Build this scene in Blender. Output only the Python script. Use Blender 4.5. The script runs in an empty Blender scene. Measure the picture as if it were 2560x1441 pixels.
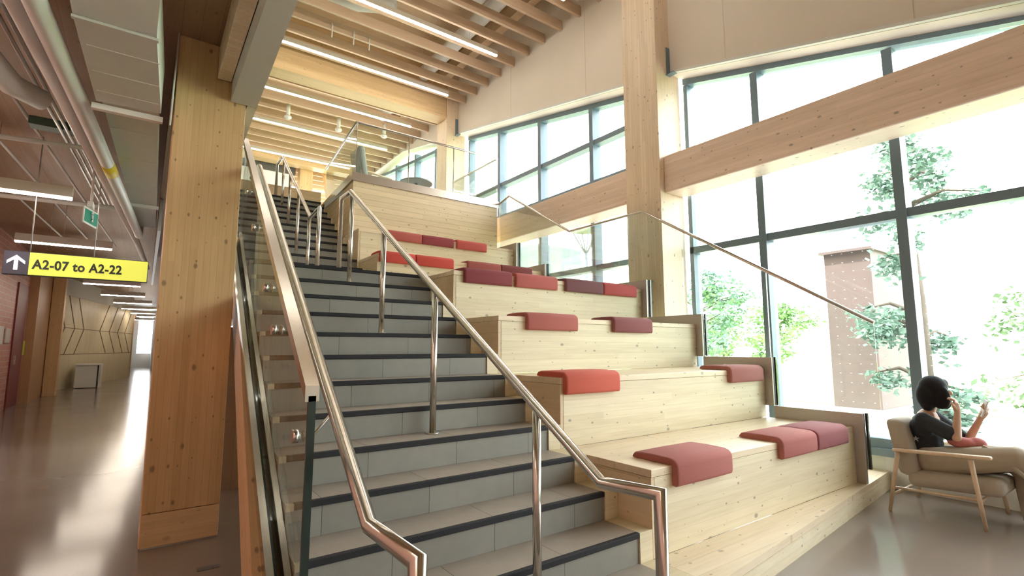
import bpy, bmesh, math, random
from mathutils import Vector, Matrix, noise
random.seed(7)
S = bpy.context.scene
C = S.collection
# ------------------------------------------------------------------ camera
yaw, pitch = 0.627258594, 0.118963703
f = Vector((math.sin(yaw)*math.cos(pitch), math.cos(yaw)*math.cos(pitch), math.sin(pitch)))
r = Vector((math.cos(yaw), -math.sin(yaw), 0)); u = r.cross(f)
cd = bpy.data.cameras.new('camera'); cam = bpy.data.objects.new('camera', cd); C.objects.link(cam)
cam.matrix_world = Matrix(((r.x, u.x, -f.x, -2.34319), (r.y, u.y, -f.y, -2.00012), (r.z, u.z, -f.z, 1.36797), (0, 0, 0, 1)))
cd.sensor_width = 36; cd.lens = 36*1261.81/2560; cd.clip_start = .05; cd.clip_end = 300
S.camera = cam
# ------------------------------------------------------------------ world, sun, exposure
W = bpy.data.worlds.new('sky'); S.world = W; W.use_nodes = True
bg = W.node_tree.nodes['Background']; bg.inputs[0].default_value = (.93, .97, 1, 1); bg.inputs[1].default_value = 7.0
sd = bpy.data.lights.new('sun', 'SUN'); sd.energy = 9; sd.angle = .05; sd.color = (1, .95, .85)
so = bpy.data.objects.new('sun', sd); C.objects.link(so)
so.rotation_euler = Vector((-.42, .15, .9)).to_track_quat('Z', 'Y').to_euler()
S.view_settings.view_transform = 'Standard'; S.view_settings.look = 'None'
S.view_settings.gamma = 1; S.view_settings.use_curve_mapping = False
S.view_settings.exposure = 1.05
S.cycles.use_denoising = True
S.cycles.max_bounces = 8; S.cycles.diffuse_bounces = 4; S.cycles.glossy_bounces = 4
S.cycles.transmission_bounces = 6; S.cycles.transparent_max_bounces = 24
S.cycles.sample_clamp_indirect = 8; S.cycles.caustics_reflective = False; S.cycles.caustics_refractive = False

# ------------------------------------------------------------------ materials
def newmat(name):
    m = bpy.data.materials.new(name); m.use_nodes = True
    nt = m.node_tree; b = nt.nodes['Principled BSDF']; return m, nt, b
def plain(name, col, rough=.5, metal=0, spec=.5, vary=0, scale=8, bump=0):
    m, nt, b = newmat(name)
    b.inputs['Base Color'].default_value = (*col, 1); b.inputs['Roughness'].default_value = rough
    b.inputs['Metallic'].default_value = metal; b.inputs['Specular IOR Level'].default_value = spec
    if vary or bump:
        g = nt.nodes.new('ShaderNodeNewGeometry'); n = nt.nodes.new('ShaderNodeTexNoise')
        n.inputs['Scale'].default_value = scale; n.inputs['Detail'].default_value = 5
        nt.links.new(g.outputs['Position'], n.inputs['Vector'])
        if vary:
            mx = nt.nodes.new('ShaderNodeMix'); mx.data_type = 'RGBA'
            mx.inputs[6].default_value = (*[c*(1-vary) for c in col], 1); mx.inputs[7].default_value = (*[min(1, c*(1+vary)) for c in col], 1)
            nt.links.new(n.outputs['Fac'], mx.inputs[0]); nt.links.new(mx.outputs[2], b.inputs['Base Color'])
        if bump:
            bp = nt.nodes.new('ShaderNodeBump'); bp.inputs['Strength'].default_value = bump; bp.inputs['Distance'].default_value = .01
            nt.links.new(n.outputs['Fac'], bp.inputs['Height']); nt.links.new(bp.outputs[0], b.inputs['Normal'])
    return m
def emit(name, col, st):
    m, nt, b = newmat(name); b.inputs['Base Color'].default_value = (*col, 1)
    b.inputs['Emission Color'].default_value = (*col, 1); b.inputs['Emission Strength'].default_value = st; return m
def mth(nt, op, a, b=None, c=None):
    n = nt.nodes.new('ShaderNodeMath'); n.operation = op
    for i, v in enumerate((a, b, c)):
        if v is None: continue
        if isinstance(v, (int, float)): n.inputs[i].default_value = v
        else: nt.links.new(v, n.inputs[i])
    return n.outputs[0]
def wood(name, col, axis='X', lam='Z', lw=.04, knots=1.0, seam=.25, rough=.5, dark=None, ks=3.2, shear=0):
    """laminated softwood: grain along axis, lamella width lw across lam"""
    m, nt, b = newmat(name)
    g = nt.nodes.new('ShaderNodeNewGeometry'); sp = nt.nodes.new('ShaderNodeSeparateXYZ'); nt.links.new(g.outputs['Position'], sp.inputs[0])
    o = {'X': sp.outputs[0], 'Y': sp.outputs[1], 'Z': sp.outputs[2]}
    if shear: o['Z'] = mth(nt, 'SUBTRACT', o['Z'], mth(nt, 'MULTIPLY', o['Y'], shear))
    pc = nt.nodes.new('ShaderNodeCombineXYZ'); [nt.links.new(o[a], pc.inputs[i]) for i, a in enumerate('XYZ')]
    mp = nt.nodes.new('ShaderNodeMapping'); nt.links.new(pc.outputs[0], mp.inputs[0])
    mp.inputs['Scale'].default_value = tuple(.06 if a == axis else 1 for a in 'XYZ')
    n = nt.nodes.new('ShaderNodeTexNoise'); n.inputs['Scale'].default_value = 45; n.inputs['Detail'].default_value = 6; n.inputs['Distortion'].default_value = .4
    nt.links.new(mp.outputs[0], n.inputs['Vector'])
    n2 = nt.nodes.new('ShaderNodeTexNoise'); n2.inputs['Scale'].default_value = 5; nt.links.new(mp.outputs[0], n2.inputs['Vector'])
    q = mth(nt, 'DIVIDE', o[lam], lw); fl = mth(nt, 'FLOOR', q); fr = mth(nt, 'FRACT', q)
    wn = nt.nodes.new('ShaderNodeTexWhiteNoise'); wn.noise_dimensions = '2D'
    cb = nt.nodes.new('ShaderNodeCombineXYZ'); nt.links.new(fl, cb.inputs[0])
    nt.links.new(mth(nt, 'FLOOR', mth(nt, 'DIVIDE', mth(nt, 'ADD', o[axis], mth(nt, 'MULTIPLY', fl, .73)), 2.3)), cb.inputs[1]); nt.links.new(cb.outputs[0], wn.inputs['Vector'])
    v = mth(nt, 'ADD', mth(nt, 'MULTIPLY', n.outputs['Fac'], .28), mth(nt, 'MULTIPLY', wn.outputs['Value'], .10))
    v = mth(nt, 'ADD', v, mth(nt, 'MULTIPLY', n2.outputs['Fac'], .18))
    v = mth(nt, 'ADD', v, .70)
    line = mth(nt, 'LESS_THAN', fr, .0035/lw)
    v = mth(nt, 'MULTIPLY', v, mth(nt, 'SUBTRACT', 1, mth(nt, 'MULTIPLY', line, seam)))
    mx = nt.nodes.new('ShaderNodeMix'); mx.data_type = 'RGBA'; mx.blend_type = 'MULTIPLY'; mx.inputs[0].default_value = 1
    mx.inputs[6].default_value = (*col, 1)
    cc = nt.nodes.new('ShaderNodeCombineColor')
    nt.links.new(v, cc.inputs[0]); nt.links.new(mth(nt, 'POWER', v, 1.15), cc.inputs[1]); nt.links.new(mth(nt, 'POWER', v, 1.5), cc.inputs[2])
    nt.links.new(cc.outputs[0], mx.inputs[7]); out = mx.outputs[2]
    if knots:
        third = [a for a in 'XYZ' if a not in (axis, lam)][0] if lam != axis else 'Z'
        mk = nt.nodes.new('ShaderNodeCombineXYZ'); nt.links.new(mth(nt, 'MULTIPLY', o[axis], .62), mk.inputs[0])
        nt.links.new(mth(nt, 'ADD', o[lam], mth(nt, 'MULTIPLY', o[third], .93)), mk.inputs[1])
        for sc, rad, thr in ((ks*1.5, .065, .45), (ks*3.4, .085, .55)):
            vo = nt.nodes.new('ShaderNodeTexVoronoi'); vo.voronoi_dimensions = '2D'; vo.inputs['Scale'].default_value = sc
            nt.links.new(mk.outputs[0], vo.inputs['Vector'])
            # irregular rim
            d = mth(nt, 'ADD', vo.outputs['Distance'], mth(nt, 'MULTIPLY', mth(nt, 'SUBTRACT', n.outputs['Fac'], .5), .05))
            sc2 = nt.nodes.new('ShaderNodeSeparateColor'); nt.links.new(vo.outputs['Color'], sc2.inputs[0])
            rr = mth(nt, 'MULTIPLY', sc2.outputs[1], rad)
            k = nt.nodes.new('ShaderNodeMapRange'); k.inputs[3].default_value = 1; k.inputs[4].default_value = 0
            nt.links.new(d, k.inputs[0]); nt.links.new(mth(nt, 'MULTIPLY', rr, .7), k.inputs[1]); nt.links.new(mth(nt, 'ADD', mth(nt, 'MULTIPLY', rr, 1.25), .012), k.inputs[2])
            kk = mth(nt, 'MULTIPLY', mth(nt, 'MULTIPLY', k.outputs[0], mth(nt, 'GREATER_THAN', sc2.outputs[0], thr)), .72*knots)
            m2 = nt.nodes.new('ShaderNodeMix'); m2.data_type = 'RGBA'; nt.links.new(kk, m2.inputs[0]); nt.links.new(out, m2.inputs[6])
            dk = dark or tuple(c*.28 for c in col); m2.inputs[7].default_value = (*dk, 1); out = m2.outputs[2]
    nt.links.new(out, b.inputs['Base Color']); b.inputs['Roughness'].default_value = rough
    bp = nt.nodes.new('ShaderNodeBump'); bp.inputs['Strength'].default_value = .08; bp.inputs['Distance'].default_value = .003
    nt.links.new(n.outputs['Fac'], bp.inputs['Height']); nt.links.new(bp.outputs[0], b.inputs['Normal'])
    return m
def glass(name, tint, refl=1.0, frit=False):
    m = bpy.data.materials.new(name); m.use_nodes = True; nt = m.node_tree; nt.nodes.clear()
    out = nt.nodes.new('ShaderNodeOutputMaterial'); t = nt.nodes.new('ShaderNodeBsdfTransparent'); t.inputs[0].default_value = (*tint, 1)
    gl = nt.nodes.new('ShaderNodeBsdfGlossy'); gl.inputs['Roughness'].default_value = .02
    fr = nt.nodes.new('ShaderNodeFresnel'); fr.inputs[0].default_value = 1.45
    mx = nt.nodes.new('ShaderNodeMixShader'); nt.links.new(mth(nt, 'MULTIPLY', fr.outputs[0], refl), mx.inputs[0])
    nt.links.new(t.outputs[0], mx.inputs[1]); nt.links.new(gl.outputs[0], mx.inputs[2]); last = mx.outputs[0]
    if frit:
        g = nt.nodes.new('ShaderNodeNewGeometry'); sp = nt.nodes.new('ShaderNodeSeparateXYZ'); nt.links.new(g.outputs['Position'], sp.inputs[0])
        a = mth(nt, 'LESS_THAN', mth(nt, 'FRACT', mth(nt, 'DIVIDE', sp.outputs[1], .1)),   .14)
        c = mth(nt, 'LESS_THAN', mth(nt, 'FRACT', mth(nt, 'DIVIDE', sp.outputs[2], .1)), .06)
        d = nt.nodes.new('ShaderNodeBsdfTranslucent'); d.inputs[0].default_value = (.9, .9, .9, 1)
        m3 = nt.nodes.new('ShaderNodeMixShader'); nt.links.new(mth(nt, 'MULTIPLY', mth(nt, 'MULTIPLY', a, c), .12), m3.inputs[0])
        nt.links.new(last, m3.inputs[1]); nt.links.new(d.outputs[0], m3.inputs[2]); last = m3.outputs[0]
    nt.links.new(last, out.inputs[0]); return m
def tile(name, col, riser):
    m, nt, b = newmat(name)
    g = nt.nodes.new('ShaderNodeNewGeometry'); sp = nt.nodes.new('ShaderNodeSeparateXYZ'); nt.links.new(g.outputs['Position'], sp.inputs[0])
    row = mth(nt, 'FLOOR', mth(nt, 'DIVIDE', mth(nt, 'ADD', sp.outputs[1], .02 if riser else -.005), .2642))
    x = mth(nt, 'DIVIDE', mth(nt, 'ADD', sp.outputs[0], mth(nt, 'MULTIPLY', row, .245)), .56)
    line = mth(nt, 'LESS_THAN', mth(nt, 'FRACT', x), .006)
    n = nt.nodes.new('ShaderNodeTexNoise'); n.inputs['Scale'].default_value = 7; n.inputs['Detail'].default_value = 8; n.inputs['Roughness'].default_value = .65
    nt.links.new(g.outputs['Position'], n.inputs['Vector'])
    wn = nt.nodes.new('ShaderNodeTexWhiteNoise'); wn.noise_dimensions = '2D'; cb = nt.nodes.new('ShaderNodeCombineXYZ')
    nt.links.new(mth(nt, 'FLOOR', x), cb.inputs[0]); nt.links.new(row, cb.inputs[1]); nt.links.new(cb.outputs[0], wn.inputs['Vector'])
    v = mth(nt, 'ADD', mth(nt, 'MULTIPLY', n.outputs['Fac'], .35), mth(nt, 'MULTIPLY', wn.outputs['Value'], .12)); v = mth(nt, 'ADD', v, .76)
    v = mth(nt, 'MULTIPLY', v, mth(nt, 'SUBTRACT', 1, mth(nt, 'MULTIPLY', line, .7)))
    mx = nt.nodes.new('ShaderNodeMix'); mx.data_type = 'RGBA'; mx.blend_type = 'MULTIPLY'; mx.inputs[0].default_value = 1; mx.inputs[6].default_value = (*col, 1)
    nt.links.new(v, mx.inputs[7]); nt.links.new(mx.outputs[2], b.inputs['Base Color']); b.inputs['Roughness'].default_value = .55
    return m
def brick(name, c1, c2, mortar, axis='Y'):
    m, nt, b = newmat(name)
    g = nt.nodes.new('ShaderNodeNewGeometry'); sp = nt.nodes.new('ShaderNodeSeparateXYZ'); nt.links.new(g.outputs['Position'], sp.inputs[0])
    cb = nt.nodes.new('ShaderNodeCombineXYZ'); nt.links.new(sp.outputs['XYZ'.index(axis)], cb.inputs[0]); nt.links.new(sp.outputs[2], cb.inputs[1])
    t = nt.nodes.new('ShaderNodeTexBrick'); t.inputs['Color1'].default_value = (*c1, 1); t.inputs['Color2'].default_value = (*c2, 1); t.inputs['Mortar'].default_value = (*mortar, 1)
    t.inputs['Scale'].default_value = 1; t.inputs['Brick Width'].default_value = .4; t.inputs['Row Height'].default_value = .12; t.inputs['Mortar Size'].default_value = .008
    nt.links.new(cb.outputs[0], t.inputs['Vector']); nt.links.new(t.outputs[0], b.inputs['Base Color']); b.inputs['Roughness'].default_value = .5
    return m
def brushed(name, col, rough=.28, axis='Y'):
    m, nt, b = newmat(name); b.inputs['Base Color'].default_value = (*col, 1); b.inputs['Metallic'].default_value = 1; b.inputs['Roughness'].default_value = rough
    b.inputs['Anisotropic'].default_value = .4
    return m

PINE = (.78, .68, .47)
M = dict(
    benchf=wood('pine_cladding', PINE, 'X', 'Z', .055, 1, .10), bencht=wood('pine_boards', (.80, .66, .46), 'X', 'Y', .14, .8, .2, .42),
    benchs=wood('pine_end_grain', (.72, .57, .37), 'Y', 'Z', .3, .7, .15), plank=wood('pine_planks', (.80, .65, .43), 'X', 'Z', .092, 1, .5),
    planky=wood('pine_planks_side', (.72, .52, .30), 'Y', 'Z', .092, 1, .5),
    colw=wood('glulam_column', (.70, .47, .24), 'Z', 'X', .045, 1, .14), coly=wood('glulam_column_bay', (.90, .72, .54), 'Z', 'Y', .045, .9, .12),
    beamy=wood('glulam_beam_long', (.92, .72, .60), 'Y', 'Z', .045, .9, .08), beamx=wood('glulam_beam_cross', (.74, .52, .29), 'X', 'Z', .045, .5, .08),
    slat=wood('fir_slats', (.62, .45, .31), 'X', 'Z', 1, 0, 0), deck=wood('roof_deck', (.64, .46, .29), 'X', 'Y', .3, .5, .3),
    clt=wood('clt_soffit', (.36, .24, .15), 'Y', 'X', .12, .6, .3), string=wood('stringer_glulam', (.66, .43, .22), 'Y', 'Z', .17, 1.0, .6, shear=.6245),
    birch=wood('birch_panels', (.72, .62, .42), 'Z', 'X', 10, 0, 0), oak=wood('brown_panelling', (.45, .25, .12), 'Z', 'Y', 10, 0, 0),
    ash=wood('ash_frame', (.72, .56, .38), 'Z', 'X', 5, 0, 0, .4),
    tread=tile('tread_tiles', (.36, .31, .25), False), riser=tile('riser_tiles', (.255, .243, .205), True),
    nosing=plain('black_nosing', (.028, .028, .03), .7, 0, .2), steel=brushed('brushed_steel', (.62, .58, .52), .2),
    steelx=brushed('brushed_steel_wide', (.66, .58, .50), .3, 'X'), steelp=brushed('brushed_steel_plate', (.48, .45, .42), .5, 'X'),
    white=plain('white_paint', (.80, .79, .76), .7), panel=plain('cream_wall_panel', (.86, .76, .66), .8, vary=.03, scale=2),
    grayp=plain('grey_soffit_paint', (.60, .60, .56), .75), frame=plain('hazed_window_frame', (.17, .24, .30), .4),  # dark frame grey lightened towards blue, haze put into the base colour
    glass=glass('guard_glass', (.95, .98, .955), .5), gedge=plain('dark_glass_edge', (.02, .035, .03), .15),
    pane=glass('window_glass', (.97, .985, .98), .5), panef=glass('window_glass_frit', (.95, .975, .975), .5, True),
    floor=None, duct=plain('painted_duct', (.62, .64, .60), .45, vary=.03), galv=plain('galvanised_steel', (.55, .56, .55), .35, .7),
    pipe=plain('white_pipe_wrap', (.68, .68, .66), .5), yellow=plain('yellow_label', (.75, .6, .03), .6),
    led=emit('led_diffuser', (1, .93, .82), 14), ledc=emit('corridor_led_diffuser', (1, .88, .74), 24), lamp=plain('lamp_body', (.62, .58, .52), .5),
    brick=brick('glazed_red_brick', (.60, .27, .21), (.52, .22, .17), (.62, .46, .40)), door=plain('dark_red_door', (.20, .03, .03), .5),
    signy=emit('sign_yellow', (.75, .77, .11), .36), signyp=plain('yellow_green_board', (.6, .62, .08), .6), signd=plain('sign_dark', (.05, .05, .07), .5), signt=plain('sign_letters', (.06, .07, .06), .5),
    signw=emit('sign_arrow', (.85, .85, .92), .7), green=plain('exit_green', (.03, .30, .20), .5),
    khaki=plain('khaki_cloth', (.44, .38, .29), .9, vary=.08, scale=20), black=plain('black_cotton', (.025, .03, .035), .9), skin=plain('skin', (.55, .33, .22), .55),
    hair=plain('black_hair', (.014, .014, .015), .8, 0, .25), beige=plain('beige_upholstery', (.46, .41, .33), .95, vary=.05, scale=60, bump=.2),
    concrete=plain('pale_paving', (.55, .54, .50), .9, vary=.1, scale=1), grass=plain('grass', (.30, .42, .10), 1, vary=.3, scale=3),
    leaf=plain('leaves', (.19, .30, .15), .8, vary=.35, scale=2), leafb=plain('blue_green_leaves', (.17, .27, .21), .8, vary=.3, scale=2), bark=plain('bark', (.10, .08, .06), .9, vary=.3),
    rust=plain('brown_metal_cladding', (.10, .07, .065), .7, vary=.15, scale=3), grey=plain('grey_fabric', (.42, .44, .42), .9), tabletop=plain('table_grey', (.28, .28, .27), .4), lampp=plain('lamp_post_grey', (.16, .2, .22), .6),
    rubber=plain('black_rubber', (.02, .02, .02), .7), pink=plain('pink_red_cloth', (.52, .18, .17), .85, vary=.3, scale=14), phone=plain('phone_case', (.65, .62, .58), .4),
    bglass=plain('pale_curtain_wall', (.16, .21, .23), .4, vary=.1, scale=.6), shoe=plain('dark_shoe', (.03, .03, .03), .5), red=plain('red_cushion_fabric', (.5, .08, .07), .9))
def concrete_floor():
    m, nt, b = newmat('polished_concrete')
    g = nt.nodes.new('ShaderNodeNewGeometry'); n = nt.nodes.new('ShaderNodeTexNoise'); n.inputs['Scale'].default_value = 1.2; n.inputs['Detail'].default_value = 8
    nt.links.new(g.outputs['Position'], n.inputs['Vector'])
    n2 = nt.nodes.new('ShaderNodeTexNoise'); n2.inputs['Scale'].default_value = 90; nt.links.new(g.outputs['Position'], n2.inputs['Vector'])
    mx = nt.nodes.new('ShaderNodeMix'); mx.data_type = 'RGBA'; mx.inputs[6].default_value = (.19, .15, .12, 1); mx.inputs[7].default_value = (.28, .225, .185, 1)
    nt.links.new(mth(nt, 'ADD', mth(nt, 'MULTIPLY', n.outputs['Fac'], .7), mth(nt, 'MULTIPLY', n2.outputs['Fac'], .3)), mx.inputs[0])
    nt.links.new(mx.outputs[2], b.inputs['Base Color'])
    nt.links.new(mth(nt, 'ADD', mth(nt, 'MULTIPLY', n.outputs['Fac'], .10), .10), b.inputs['Roughness']); b.inputs['Specular IOR Level'].default_value = .6
    return m
M['floor'] = concrete_floor()

# ------------------------------------------------------------------ mesh helpers
class MB:
    def __init__(s): s.b = bmesh.new()
    def box(s, x0, x1, y0, y1, z0, z1, bev=0):
        r_ = bmesh.ops.create_cube(s.b, size=1); vs = r_['verts']
        for v in vs: v.co = Vector((x0+(v.co.x+.5)*(x1-x0), y0+(v.co.y+.5)*(y1-y0), z0+(v.co.z+.5)*(z1-z0)))
        if bev:
            es = list({e for v in vs for e in v.link_edges}); bmesh.ops.bevel(s.b, geom=es, offset=bev, segments=2, affect='EDGES', profile=.5)
        return s
    def prism(s, pts, axis, a0, a1, a0b=None):
        """pts: polygon in the two other axes; extruded from a0 to a1 along axis ('x','y','z')"""
        def P(p, a):
            return {'x': (a, p[0], p[1]), 'y': (p[0], a, p[1]), 'z': (p[0], p[1], a)}[axis]
        A = [s.b.verts.new(P(p, a0)) for p in pts]; B = [s.b.verts.new(P(p, a1)) for p in pts]; n = len(pts)
        fs = [s.b.faces.new(A), s.b.faces.new(B[::-1])] + [s.b.faces.new((A[i], B[i], B[(i+1) % n], A[(i+1) % n])) for i in range(n)]
        return s
    def hexa(s, p):
        """8 points: bottom 4 (ccw) then top 4"""
        v = [s.b.verts.new(q) for q in p]
        for a in ((3, 2, 1, 0), (4, 5, 6, 7), (0, 1, 5, 4), (1, 2, 6, 5), (2, 3, 7, 6), (3, 0, 4, 7)): s.b.faces.new([v[i] for i in a])
        return s
    def tube(s, pts, rad, seg=16, cap=True):
        pts = [Vector(p) for p in pts]; n = len(pts); rads = rad if isinstance(rad, (list, tuple)) else [rad]*n
        rings = []; ref = None
        for i, p in enumerate(pts):
            d0 = (pts[i]-pts[i-1]).normalized() if i else (pts[1]-pts[0]).normalized()
            d1 = (pts[i+1]-pts[i]).normalized() if i < n-1 else d0
            t = (d0+d1).normalized() if (d0+d1).length > 1e-6 else d0
            if ref is None: ref = t.orthogonal().normalized()
            ref = (ref-t*ref.dot(t)).normalized(); bn = t.cross(ref)
            k = 1/max(.35, t.dot(d0)) if i and i < n-1 else 1
            # mitre: stretch in the bend plane
            bend = (d1-d0); bd = (bend-t*bend.dot(t)); bd = bd.normalized() if bd.length > 1e-5 else None
            ring = []
            for j in range(seg):
                a = 2*math.pi*j/seg; o = (ref*math.cos(a)+bn*math.sin(a))*rads[i]
                if bd is not None: o = o+bd*o.dot(bd)*(k-1)
                ring.append(s.b.verts.new(p+o))
            rings.append(ring)
        for A, B in zip(rings, rings[1:]):
            for j in range(seg): s.b.faces.new((A[j], A[(j+1) % seg], B[(j+1) % seg], B[j])).smooth = True
        if cap: s.b.faces.new(rings[0][::-1]); s.b.faces.new(rings[-1])
        return s
    def ball(s, c, rx, ry=None, rz=None, seg=16):
        ry = ry or rx; rz = rz or rx
        r_ = bmesh.ops.create_uvsphere(s.b, u_segments=seg, v_segments=max(6, seg*2//3), radius=1)
        for v in r_['verts']:
            v.co = Vector((c[0]+v.co.x*rx, c[1]+v.co.y*ry, c[2]+v.co.z*rz))
            for f_ in v.link_faces: f_.smooth = True
        return s
    def build(s, name, mat, parent=None, loc=(0, 0, 0), mod=None):
        me = bpy.data.meshes.new(name); bmesh.ops.recalc_face_normals(s.b, faces=s.b.faces[:]); L = Vector(loc)
        if parent is not None:
            L = Vector((0, 0, 0)); pw = parent['_w'] if '_w' in parent else (0, 0, 0); off = Vector(pw)
        else: off = L
        for v in s.b.verts: v.co -= off
        s.b.to_mesh(me); s.b.free(); me.materials.append(mat if not isinstance(mat, str) else M[mat])
        o = bpy.data.objects.new(name, me); C.objects.link(o); o.location = L; o['_w'] = tuple(off)
        if parent is not None: o.parent = parent
        return o
ALL = []
def tag(o, label, cat, group=None, kind=None):
    if label: o['label'] = label
    if cat: o['category'] = cat
    if group: o['group'] = group
    if kind: o['kind'] = kind
    return o
def thing(name, label, cat, loc, group=None, kind=None):
    o = bpy.data.objects.new(name, None); C.objects.link(o); o.location = loc; o['_w'] = tuple(loc); o.empty_display_size = .1
    return tag(o, label, cat, group, kind)
def struct(name, mb, mat, label=None, parent=None, cat=None, loc=(0, 0, 0)):
    o = mb.build(name, mat, parent, loc)
    if parent is None: tag(o, label, cat, None, 'structure')
    return o

T, R = .2642, .165
XR, XF = .11, 2.95            # seating left side, right frame
SL = R/T
def EL(y): return -1.80+.055*y      # left edge of the stair
YU, TU = 4.46, .288           # first upper riser
YU = 4.60; TU = .282
def EU(y): return .0 if y < 4 else .02+.05*(y-4)
YB = 4.46                      # fifth tier front
YH = 5.85                      # platform front

# ------------------------------------------------------------------ the setting
struct('floor', MB().box(-7, 3.95, -9, 52, -.2, 0), 'floor', 'polished brown concrete floor of the hall and corridor', cat='floor')
struct('ground', MB().box(3.95, 120, -80, 120, -.5, -.06), 'concrete', 'pale sunlit paving outside the windows', cat='ground')
# upper floor slab behind the stairs
struct('floor_upper', MB().box(-7, 3.7, 8.2, 30, 3.93, 4.125).box(2.96, 3.7, 7.6, 8.2, 3.93, 4.125).box(-7, -1.95, -9, 7.6, 3.93, 4.10), 'grayp', 'upper floor slab at the head of the stairs', cat='floor')
# corridor ceiling of cross laminated timber
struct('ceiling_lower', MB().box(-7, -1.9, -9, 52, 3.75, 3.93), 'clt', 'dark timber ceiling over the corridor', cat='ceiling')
struct('ceiling', MB().box(-7, 3.95, -9, 30, 8.15, 8.3), 'deck', 'timber roof deck above the hanging slats', cat='ceiling')
struct('wall_back', MB().box(-7, 3.95, -9.2, -9, 0, 8.3), 'panel', 'cream wall behind the viewer', cat='wall')
struct('wall_left', MB().box(-5.1, -4.8, -9, 15.6, 0, 3.75), 'brick', 'glazed red brick wall along the corridor', cat='wall')
struct('wall_upper_left', MB().box(-7.2, -7, -9, 30, 3.93, 8.3), 'white', 'white wall on the upper floor', cat='wall')
struct('wall_far', MB().box(-7, 3.95, 30, 30.2, 4.0, 8.3), 'panel', 'far end wall of the upper floor', cat='wall')
# header heights
def hz(y):
    if y <= 2.6: return max(4.06, 5.29+.28*(y-2.28))
    if y <= 8.4: return 5.41+.207*(y-2.9)
    return min(7.2, 6.55+.2*(y-8.4))
def panel_wall(y0, y1, name='wall_right'):
    ys = [y0, y1]
    if y0 < -2.12 < y1: ys = [y0, -2.12, y1]
    pts = [(y, hz(y)) for y in ys]+[(y1, 8.15), (y0, 8.15)]
    return MB().prism(pts, 'x', 3.5, 3.95)
wr = panel_wall(-9, 2.2).prism([(2.8, hz(2.8)), (8.3, hz(8.3)), (8.3, 8.15), (2.8, 8.15)], 'x', 3.5, 3.95).prism([(8.8, hz(8.8)), (11.6, hz(11.6)), (30, 7.2), (30, 8.15), (8.8, 8.15)], 'x', 3.5, 3.95)
wr.box(3.5, 3.95, 2.2, 2.8, 5.6, 8.15).box(3.5, 3.95, 8.3, 8.8, 6.6, 8.15)
wr = struct('wall_right', wr, 'panel', 'cream fabric wall panels above the windows', cat='wall')
# fine joints between the panels
jb = MB()
for y in (3.9, 6.1): jb.box(3.496, 3.501, y-.003, y+.003, hz(y)+.01, 8.1)
for y in (-.6, 1.35): jb.box(3.496, 3.501, y-.003, y+.003, hz(y)+.01, 8.1)
jb.build('panel_joint', plain('joint_shadow', (.78, .68, .58), .8), wr)
lw = MB().box(3.74, 3.95, -9, 30, 0, .30)
struct('wall_right_base', lw, 'white', 'low white wall under the window sill', cat='wall')
struct('trim_1', MB().box(3.68, 3.98, -9, 30, .302, .375), 'frame', 'dark sill under the big window', cat='sill')
struct('trim_2', MB().prism([(-9, 4.061), (-2.12, 4.061), (2.12, hz(2.12)), (2.12, hz(2.12)+.035), (-2.12, 4.10), (-9, 4.10)], 'x', 3.44, 3.49)
       .prism([(2.86, hz(2.86)), (8.1, hz(8.1)), (8.1, hz(8.1)+.035), (2.86, hz(2.86)+.035)], 'x', 3.44, 3.49), 'white', 'white edge trim along the wall panel foot', cat='trim')
# windows
def window(name, y0, y1, mull, rows, label, pmat='pane', zlow=.375):
    w = thing(name, label, 'window', (3.84, (y0+y1)/2, zlow), None, 'structure')
    edges = [y0]+mull+[y1]
    zt = lambda y: hz(y)
    def rail(z, d=.045, a=y0, b=y1):
        MB().box(3.74, 3.9, a, b, z-d, z+d).build('transom', 'frame', w)
    # head follows the slope
    if hz(y0) < 4.07 and y0 < -2.2:
        MB().prism([(-2.12, 4.02), (y1, hz(y1)-.09), (y1, hz(y1)-.001), (-2.12, 4.06)], 'x', 3.73, 3.9).build('head', 'frame', w)
    else:
        MB().prism([(y0, hz(y0)-.09), (y1, hz(y1)-.09), (y1, hz(y1)-.001), (y0, hz(y0)-.001)], 'x', 3.73, 3.9).build('head', 'frame', w)
    for z in rows:
        if z < 4.5 or min(hz(y0), hz(y1)) > z: rail(z)
    for y in mull:
        zz = zt(y)-.09
        MB().box(3.72, 3.9, y-.045, y+.045, zlow, zz).build('mullion', 'frame', w)
    for y, d in ((y0, .06), (y1, -.06)):
        MB().box(3.74, 3.9, min(y, y+d), max(y, y+d), zlow, zt(y)-.1 if zt(y) > 4.2 else 3.9).build('jamb', 'frame', w)
    for a, b in zip(edges, edges[1:]):
        pa, pb = zt(a)-.05, zt(b)-.05
        MB().prism([(a, zlow), (b, zlow), (b, pb), (a, pa)], 'x', 3.815, 3.825).build('pane', pmat, w)
    return w
window('window_1', -8.9, 2.16, [-7.34, -5.93, -4.52, -3.11, -1.70, -.29, 1.12], [.42, 2.72, 4.05], 'tall window right of the near bay column, its top tapering to a point', 'panef')
window('window_2', 2.84, 8.2, [4.02, 5.45, 6.86], [2.72, 4.2, 4.92], 'slope-topped window between the two bay columns')
window('window_3', 8.86, 14.2, [9.9, 11.2, 12.6], [4.25, 4.92], 'far window seen through the platform glass', zlow=4.1)

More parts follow.
